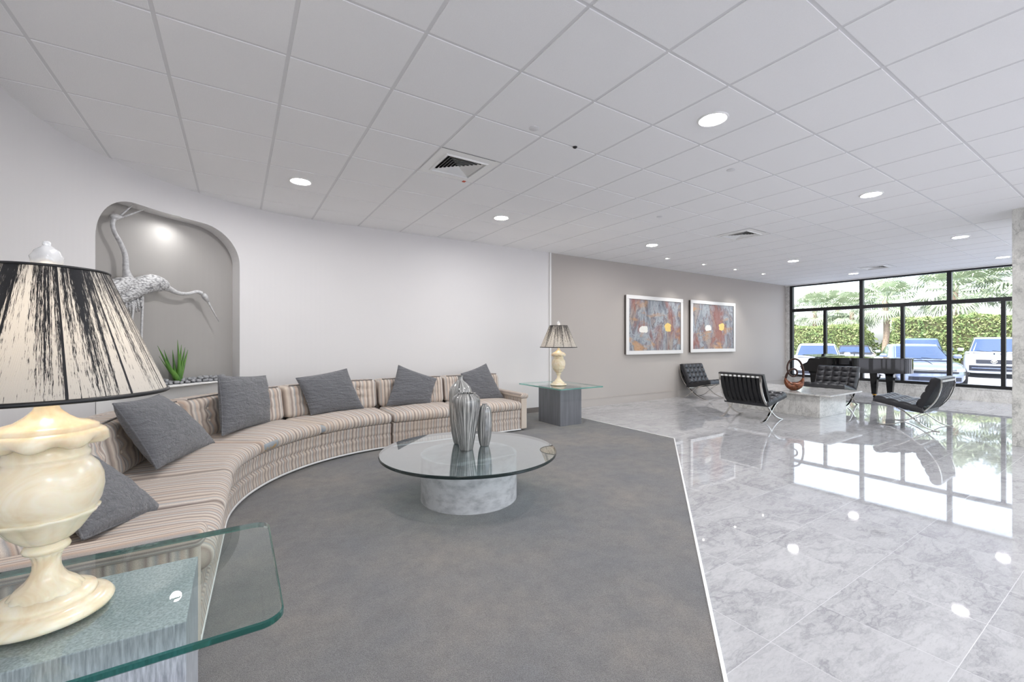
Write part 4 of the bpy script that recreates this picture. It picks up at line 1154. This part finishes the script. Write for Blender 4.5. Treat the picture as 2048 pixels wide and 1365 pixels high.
def pleg(x, y, caster=True):
    mb = MB(); a, b = .075, .042
    v = [(x+s*a, y+q*a, .615) for s, q in ((-1, -1), (1, -1), (1, 1), (-1, 1))]+[(x+s*b, y+q*b, .085) for s, q in ((-1, -1), (1, -1), (1, 1), (-1, 1))]
    mb.add(v, [(0, 1, 2, 3), (4, 7, 6, 5), (0, 4, 5, 1), (1, 5, 6, 2), (2, 6, 7, 3), (3, 7, 4, 0)])
    mb.box(x-.088, x+.088, y-.088, y+.088, .575, .614); lg = mb.build('leg', M['piano'], pi_, bevel=.004)
    mb = MB(); mb.lathe([(.034, .055), (.038, .07), (.034, .09)], 16, (x, y)); mb.lathe([(.012, .03), (.012, .06)], 10, (x, y))
    mb.box(x-.014, x+.014, y-.036, y-.030, .012, .055); mb.build('caster', M['brass'], lg)
    mb = MB(); mb.tube([(x-.013, y, .027), (x+.013, y, .027)], .027, 18); mb.build('caster_wheel', M['black'], lg, smooth=False)
pleg(-.60, .62); pleg(.60, .62); pleg(.32, -.50); pleg(.50, -.16)
mb = MB(); mb.box(-.10, .10, .28, .36, .10, .16); mb.box(-.07, -.045, .30, .33, .16, .614); mb.box(.045, .07, .30, .33, .16, .614); ly = mb.build('pedal_lyre', M['piano'], pi_)
for x in (-.05, 0, .05): mb = MB(); mb.box(x-.01, x+.01, .36, .46, .105, .115); mb.build('pedal', M['brass'], ly)

# ------------------------------------------------------------------ outdoors
GZ = -.2
mb = MB(); mb.box(WX+.22, 120, -70, 110, GZ-.1, GZ); mb.box(-60, WX+.22, -70, YB-.3, GZ-.1, GZ); o = struct('floor_outside', mb, M['asphalt'])  # second box: unseen rear ground, added to bounce sunlight up to the ceiling
mb = MB(); mb.box(WX+.22, 16.2, -20, 30, GZ, GZ+.12); M['concrete'] = m_noise('pale_concrete', (206, 206, 208), (190, 190, 194), .8, 6, .1); struct('trim_7', mb, M['concrete'])
for k, y in enumerate((.6, 3.0-.15, 5.35, 7.9)):
    pass
def superell(L, W, n, N_=96):
    P = []
    for i in range(N_):
        a = 2*PI*i/N_; c, s = math.cos(a), math.sin(a)
        P.append((L/2-L/2*math.copysign(abs(c)**(2/n), c), W/2*math.copysign(abs(s)**(2/n), s)))
    return P
def make_car(x, y, label, paint, L=4.6, W=1.8, Hh=1.42, style='sedan', rz=0, group=None):
    t = thing('car', (x, y, GZ), label, 'car', group, rz)
    suv = style == 'suv'; hood = .98 if suv else .82; belt = 1.08 if suv else .93; nose = .86 if suv else .66
    ws0, ws1 = (1.05, 1.75) if suv else (1.15, 2.05)   # windscreen base and top
    re0, re1 = (L-.35, L-.15) if suv else (L-1.5, L-.65)
    if style == 'convertible': ws0, ws1, re0, re1 = 1.45, 2.1, 3.0, 3.6
    def ztop(q):
        if q < ws0: f_ = q/ws0; return nose+(hood-nose)*math.sin(min(1, f_*1.05)*PI/2)**.8 if f_ > 0 else nose
        if q < ws0+.6: return hood+(belt-hood)*(q-ws0)/.6
        if q < L-.9: return belt
        return belt-.04*(q-L+.9)
    O = superell(L, W, 4.6)
    def corr(q): return q
    lay = [(.20, .90), (.24, .955), (.40, 1.0), (.58, 1.0), (.74, .985), (.86, .97), (.95, .945), (1.0, .90)]
    mb = MB(); V = []; F = []; n_ = len(O)
    for (hf, scl) in lay:
        for (px, py) in O:
            cx = L/2; X = cx+(px-cx)*(1-(1-scl)*.35); Y = py*scl; zt_ = ztop(X)
            z0 = .20; V.append((X, Y, z0+(zt_-z0)*((hf-.20)/.80)))
    for k, scl in enumerate((.72, .45, .2, .02)):
        for (px, py) in O:
            cx = L/2; X = cx+(px-cx)*(1-.035)*(1-.0*k); X = cx+(X-cx)*(1-.02*(k+1)); Y = py*scl; V.append((X, Y, ztop(X)+.035*(1-scl*scl)))
    R_ = len(lay)+4
    for k in range(R_-1):
        for i in range(n_): j = (i+1) % n_; F.append((k*n_+i, k*n_+j, (k+1)*n_+j, (k+1)*n_+i))
    mb.add(V, F); bd = mb.build('body', paint, t, smooth=True)
    # cabin
    hb, ht = W/2*.86, W/2*.66
    def cab(z, off=0):
        f_ = (z-belt+.05)/(Hh-belt+.05); f_ = max(0, min(1, f_))
        return ws0+(ws1-ws0)*f_-off, re1+(re0-re1)*f_+off, hb+(ht-hb)*f_+off
    mb = MB(); V = []; F = []; KZ = 6; ring = []
    def outline(z, off=0, nn=40):
        x0, x1, hw = cab(z, off); P = []
        for i in range(nn):
            a = 2*PI*i/nn; c, s = math.cos(a), math.sin(a); e = 2/5.5
            P.append(((x0+x1)/2-(x1-x0)/2*math.copysign(abs(c)**e, c), hw*math.copysign(abs(s)**e, s), z))
        return P
    nn = 40
    zs = [belt-.06+(Hh-.03-belt+.06)*k/KZ for k in range(KZ+1)]
    for z in zs: V += outline(z)
    for scl, dz in ((.93, .012), (.7, .024), (.35, .03), (.02, .032)):
        for p in outline(zs[-1]): cxx = (ws1+re0)/2; V.append((cxx+(p[0]-cxx)*scl, p[1]*scl, zs[-1]+dz))
    for k in range(KZ+4):
        for i in range(nn): j = (i+1) % nn; F.append((k*nn+i, k*nn+j, (k+1)*nn+j, (k+1)*nn+i))
    mb.add(V, F); mb.build('soft_top' if style == 'convertible' else 'cabin', M['softtop'] if style == 'convertible' else paint, t, smooth=True)
    # windows
    def wpatch(name, side):
        mb = MB(); V = []; F = []; n1, n2 = 8, 6; za, zb = belt+.0, Hh-.085
        for i in range(n2+1):
            z = za+(zb-za)*i/n2; x0, x1, hw = cab(z, .012)
            for j in range(n1+1):
                q = -1+2*j/n1
                if side in ('front', 'rear'):
                    yy = q*hw*.86; bul = (abs(q)*.86)**5.5
                    X = (x0+x1)/2-(x1-x0)/2*(1-bul)**(1/5.5) if side == 'front' else (x0+x1)/2+(x1-x0)/2*(1-bul)**(1/5.5)
                    V.append((X-.004, yy, z))
                else:
                    xx = (x0+x1)/2+q*(x1-x0)/2*.84; bul = (abs(q)*.84)**5.5
                    V.append((xx, (1 if side == 'l' else -1)*hw*(1-bul)**(1/5.5), z))
        for i in range(n2):
            for j in range(n1): a = i*(n1+1)+j; F.append((a, a+1, a+n1+2, a+n1+1))
        mb.add(V, F); mb.build(name, M['carglass'], t, smooth=True)
    wpatch('windscreen', 'front'); wpatch('rear_window', 'rear'); wpatch('side_window', 'l'); wpatch('side_window', 'r')
    # front fascia
    def fx(yy, z):
        scl = 1.0 if .35 < z < .62 else .985; b = min(1, abs(2*yy/(W*scl)))**4.6
        return L/2-L/2*(1-b)**(1/4.6)
    def fp(name, y0, y1, z0, z1, m, off=.012, slope=0, n1=14):
        mb = MB(); V = []; F = []
        for i in range(3):
            z = z0+(z1-z0)*i/2
            for j in range(n1+1):
                yy = y0+(y1-y0)*j/n1; zz = z+slope*abs(yy)
                V.append((fx(yy, zz)-off+.02*(zz > .6)*(zz-.6)*5, yy, zz))
        b0 = len(V); V += [(x_+.05, y_, z_) for x_, y_, z_ in V[:]]
        for i in range(2):
            for j in range(n1): a = i*(n1+1)+j; F.append((a, a+1, a+n1+2, a+n1+1)); F.append((b0+a, b0+a+n1+1, b0+a+n1+2, b0+a+1))
        for i, s_ in ((0, 1), (2, -1)):
            for j in range(n1): a = i*(n1+1)+j; F.append((a, b0+a, b0+a+1, a+1))
        for j in (0, n1):
            for i in range(2): a = i*(n1+1)+j; F.append((a, a+n1+1, b0+a+n1+1, b0+a))
        mb.add(V, F); return mb.build(name, m, t, smooth=False)
    hw = W/2
    if suv:
        fp('grille', -.50, .50, .60, .76, M['carblack']); fp('lower_intake', -.70, .70, .30, .52, M['carblack'], .014)
        fp('bumper_bar', -.62, .62, .40, .43, M['carsilver'], .03)
        fp('headlamp', .52, .82, .66, .76, M['headlamp'], .014, .05); fp('headlamp', -.82, -.52, .66, .76, M['headlamp'], .014, .05)
    else:
        fp('grille', -.55, .55, .50, .60, M['carblack']); fp('bumper_bar', -.55, .55, .56, .585, M['chrome'], .03)
        fp('lower_intake', -.62, .62, .26, .38, M['carblack'], .014)
        fp('headlamp', .50, .80, .52, .62, M['headlamp'], .014, .06); fp('headlamp', -.80, -.50, .52, .62, M['headlamp'], .014, .06)
    # emblem: three interlocking ovals on the SUV, plain bar badge else
    mb = MB(); ez = .685 if suv else .625
    def oval(cy, cz, a, b): mb.tube([(-.035, cy+a*math.cos(2*PI*i/28), cz+b*math.sin(2*PI*i/28)) for i in range(28)], .007, 6, closed=True)
    if suv: oval(0, ez, .085, .058); oval(0, ez, .028, .056); oval(0, ez+.024, .058, .022)
    else: mb.box(-.035, -.02, -.04, .04, ez-.03, ez+.0)
    mb.build('emblem', M['chrome'], t)
    for yy in (-hw+.10, hw-.10):
        for xx in (.88, L-.92):
            mb = MB(); mb.tube([(xx, yy-.10, .33), (xx, yy+.10, .33)], .33, 28); wh = mb.build('wheel', M['tyre'], t); shade_auto(wh)
            s_ = 1 if yy > 0 else -1
            mb = MB(); mb.tube([(xx, yy+s_*.09, .33), (xx, yy+s_*.112, .33)], .20, 20); mb.build('rim', M['carsilver'], wh)
    for s_ in (-1, 1):
        mb = MB(); V, F, A = rbox(.07, .10, .07, .05, 2, 2, 2, lambda p: (p[0]+ws0+.45, s_*(hw*.93+.12)+p[1], p[2]+belt+.07)); mb.add(V, F); mb.build('side_mirror', paint, t, smooth=True)
    mb = MB(); mb.tube([(ws0-.02, -.45, belt-.03), (ws0+.04, .05, belt+.03)], .008, 6); mb.tube([(ws0-.02, .05, belt-.03), (ws0+.04, .5, belt+.03)], .008, 6); mb.build('wiper', M['black'], t)
    return t
make_car(18.5, 4.15, 'silver blue sedan parked nearest outside, facing the window behind the right lounge chair', M['carsilver'], rz=math.radians(27))
make_car(25.6, 4.02, 'white sport utility car farther back at the right, beside the marble pillar', M['carwhite'], 4.6, 1.86, 1.70, 'suv', math.radians(9))
make_car(18.6, 7.45, 'white sedan parked at the far left of the window', M['carwhite'], 4.6, 1.84, 1.42, rz=math.radians(22))
make_car(25.6, 8.65, 'white convertible with black soft top, seen above the piano', M['carwhite'], 4.4, 1.80, 1.30, 'convertible', math.radians(19))
make_car(25.4, 6.15, 'pale blue car whose roof shows behind the nearest sedan', M['carblue'], 4.7, 1.8, 1.66, 'suv', math.radians(14))
# hedges
def hedge(x0, x1, y0, y1, z1, label, seed):
    rnd = random.Random(seed); t = thing('hedge', ((x0+x1)/2, (y0+y1)/2, GZ), label, 'hedge'); X, Y = (x0+x1)/2, (y0+y1)/2
    mb = MB(); mb.box(x0+.12-X, x1-.12-X, y0+.12-Y, y1-.12-Y, 0, z1-GZ-.12); mb.build('inner_branches', M['foliage2'], t)
    mb = MB(); n = int((y1-y0)*1500)
    for k in range(n):
        f_ = rnd.random()
        y = rnd.uniform(y0, y1); bump_ = .12*mnoise.noise(Vector((y*.8, seed, 0)))+.06*mnoise.noise(Vector((y*3, seed, 5)))
        if f_ < .62: x = x0+rnd.uniform(-.05, .16); z = rnd.uniform(GZ+.1, z1+bump_)
        elif f_ < .9: x = rnd.uniform(x0, x1); z = z1+bump_+rnd.uniform(-.12, .08)
        else: x = rnd.uniform(x0, x1); y = (y0 if rnd.random() < .5 else y1)+rnd.uniform(-.1, .1); z = rnd.uniform(GZ+.1, z1+bump_)
        s = rnd.uniform(.05, .10); a = Vector((rnd.uniform(-1, 1), rnd.uniform(-1, 1), rnd.uniform(-.3, 1))).normalized(); b = a.orthogonal().normalized(); b.rotate(Matrix.Rotation(rnd.uniform(0, 6), 3, a)); c = a.cross(b)
        p = Vector((x-X, y-Y, z-GZ)); mb.add([p-b*s, p-c*s*.45, p+b*s, p+c*s*.45], [(0, 1, 2, 3)])
    o = mb.build('hedge_leaves', M['foliage'], t, recalc=False); o['kind'] = 'stuff'
hedge(31.5, 33.2, 10.6, 20.5, 2.25, 'clipped green hedge behind the cars at the left half of the window', 3)
hedge(30.5, 32.2, -3.0, 8.6, 2.55, 'clipped taller green hedge behind the cars at the right half of the window', 8)
# fan palms
def make_palm(seed, hh=5.0, spread=1.9, nf=46, name='fan_palm'):
    rnd = random.Random(seed); t = thing(name, (0, 0, GZ), 'x', 'palm tree')
    mb = MB(); pts = [(.06*math.sin(k), .05*math.cos(k*1.3), hh*k/8) for k in range(9)]; mb.tube(pts, [.19-.01*k*.5 for k in range(9)], 12); mb.build('trunk', M['trunk'], t, smooth=True)
    mb = MB()
    for k in range(nf):
        az = k*2.399+rnd.uniform(-.2, .2); el = math.radians(rnd.uniform(-62, 84)); d = Vector((math.cos(az)*math.cos(el), math.sin(az)*math.cos(el), math.sin(el)))
        st = Vector((0, 0, hh)); L1 = rnd.uniform(.5, .8)*spread; e = st+d*L1; mb.tube([st, e], .015, 4)
        side = d.cross(Vector((0, 0, 1))); side = side.normalized() if side.length > .1 else Vector((1, 0, 0)); up = side.cross(d)
        for q in range(17):
            a = math.radians(-95+190*q/16); dr = d*math.cos(a)+side*math.sin(a); ll = spread*.52*(1-.25*abs(a)/1.6)*rnd.uniform(.85, 1.1)
            m_ = e+dr*ll*.6+up*.04; tip = e+dr*ll+Vector((0, 0, -.28*ll*rnd.uniform(.6, 1.5))); w_ = side*math.cos(a)-d*math.sin(a)
            ww = .04; mb.add([e, m_+w_*ww, tip, m_-w_*ww], [(0, 1, 2, 3)])
    o = mb.build('crown', M['palm'], t, recalc=False)
    return t
protos = [make_palm(1), make_palm(2, 4.5, 2.0, 50)]
plist = [(36, 17.9, 0, .78, 0), (38, 15.4, 1, .86, 1), (33.4, 9.7, 0, .80, 2), (37, 12.6, 1, .80, 3), (36.5, 10.6, 0, .84, 1.2), (35.5, 7.2, 1, .98, .5), (37.5, 4.9, 0, .98, 2.2), (34.5, 3.1, 1, 1.08, 4), (38, .9, 0, 1.06, 5), (35, -.6, 1, 1.08, 1), (42, 20.5, 0, .9, .3), (44, 16.0, 1, .95, 2.7), (43, 8.6, 0, 1.1, 3.6), (44, 3.6, 1, 1.3, 2.9)]
plab = ['fan palm at the far left of the window view', 'fan palm above the left hedge, second from the left', 'fan palm with its trunk standing in the gap between the two hedges',
        'fan palm left of the hedge gap, behind the left hedge', 'fan palm just right of the hedge gap, behind its neighbour', 'broad fan palm over the left end of the right hedge',
        'tall fan palm above the middle of the right hedge', 'large fan palm above the silver blue sedan and right hedge', 'tall fan palm near the marble pillar, rear of two', 'low broad fan palm beside the marble pillar',
        'distant fan palm farthest left in the back row', 'distant fan palm behind the left hedge, back row', 'distant fan palm behind the hedge gap, back row', 'distant fan palm behind the right hedge, back row']
used = set()
for k, (x, y, pr_, s, rz) in enumerate(plist):
    o = protos[pr_] if pr_ not in used else copy_tree(protos[pr_]); used.add(pr_)
    o.location = (x, y, GZ); o.scale = (s*1.08, s*1.08, s); o.rotation_euler = (0, 0, rz); o['label'] = plab[k]; o['group'] = 'fan palms beyond the parking lot'
# low sunlit shrubbery behind the hedge line
def shrub(x, y, r, hgt, label, seed):
    rnd = random.Random(seed); mb = MB()
    for k in range(2600):
        a = rnd.uniform(0, 2*PI); e = rnd.uniform(0, PI/2); rr = r*rnd.uniform(.75, 1.05)
        p = Vector((rr*math.cos(a)*math.cos(e), rr*math.sin(a)*math.cos(e), hgt*math.sin(e)*rnd.uniform(.8, 1.05)+.0)); s = rnd.uniform(.08, .17)
        v_ = Vector((rnd.uniform(-1, 1), rnd.uniform(-1, 1), rnd.uniform(-.2, 1))).normalized(); b = v_.orthogonal().normalized(); c = v_.cross(b)
        mb.add([p-b*s, p-c*s*.5, p+b*s, p+c*s*.5], [(0, 1, 2, 3)])
    o = mb.build('shrub', M['foliage'], recalc=False, loc=(x, y, GZ)); tag(o, label, 'shrub', 'shrubs beyond the hedges')
for k, (x, y, r, h_) in enumerate(((40.2, 23.0, 1.9, 3.0), (40.2, 18, 1.9, 2.8), (40.7, 13.9, 1.7, 3.0), (40, 10.9, 1.2, 2.2), (40.2, 8.0, 1.5, 3.3), (40.7, 4.4, 1.7, 3.5), (40.2, -.2, 2.2, 3.6))):
    shrub(x, y, r, h_, ['leftmost shrub behind the left hedge', 'second shrub from the left behind the left hedge', 'shrub behind the right end of the left hedge', 'small shrub seen through the gap between the hedges',
                        'shrub behind the left end of the right hedge', 'shrub behind the middle of the right hedge', 'shrub behind the right hedge beside the pillar'][k], 50+k)
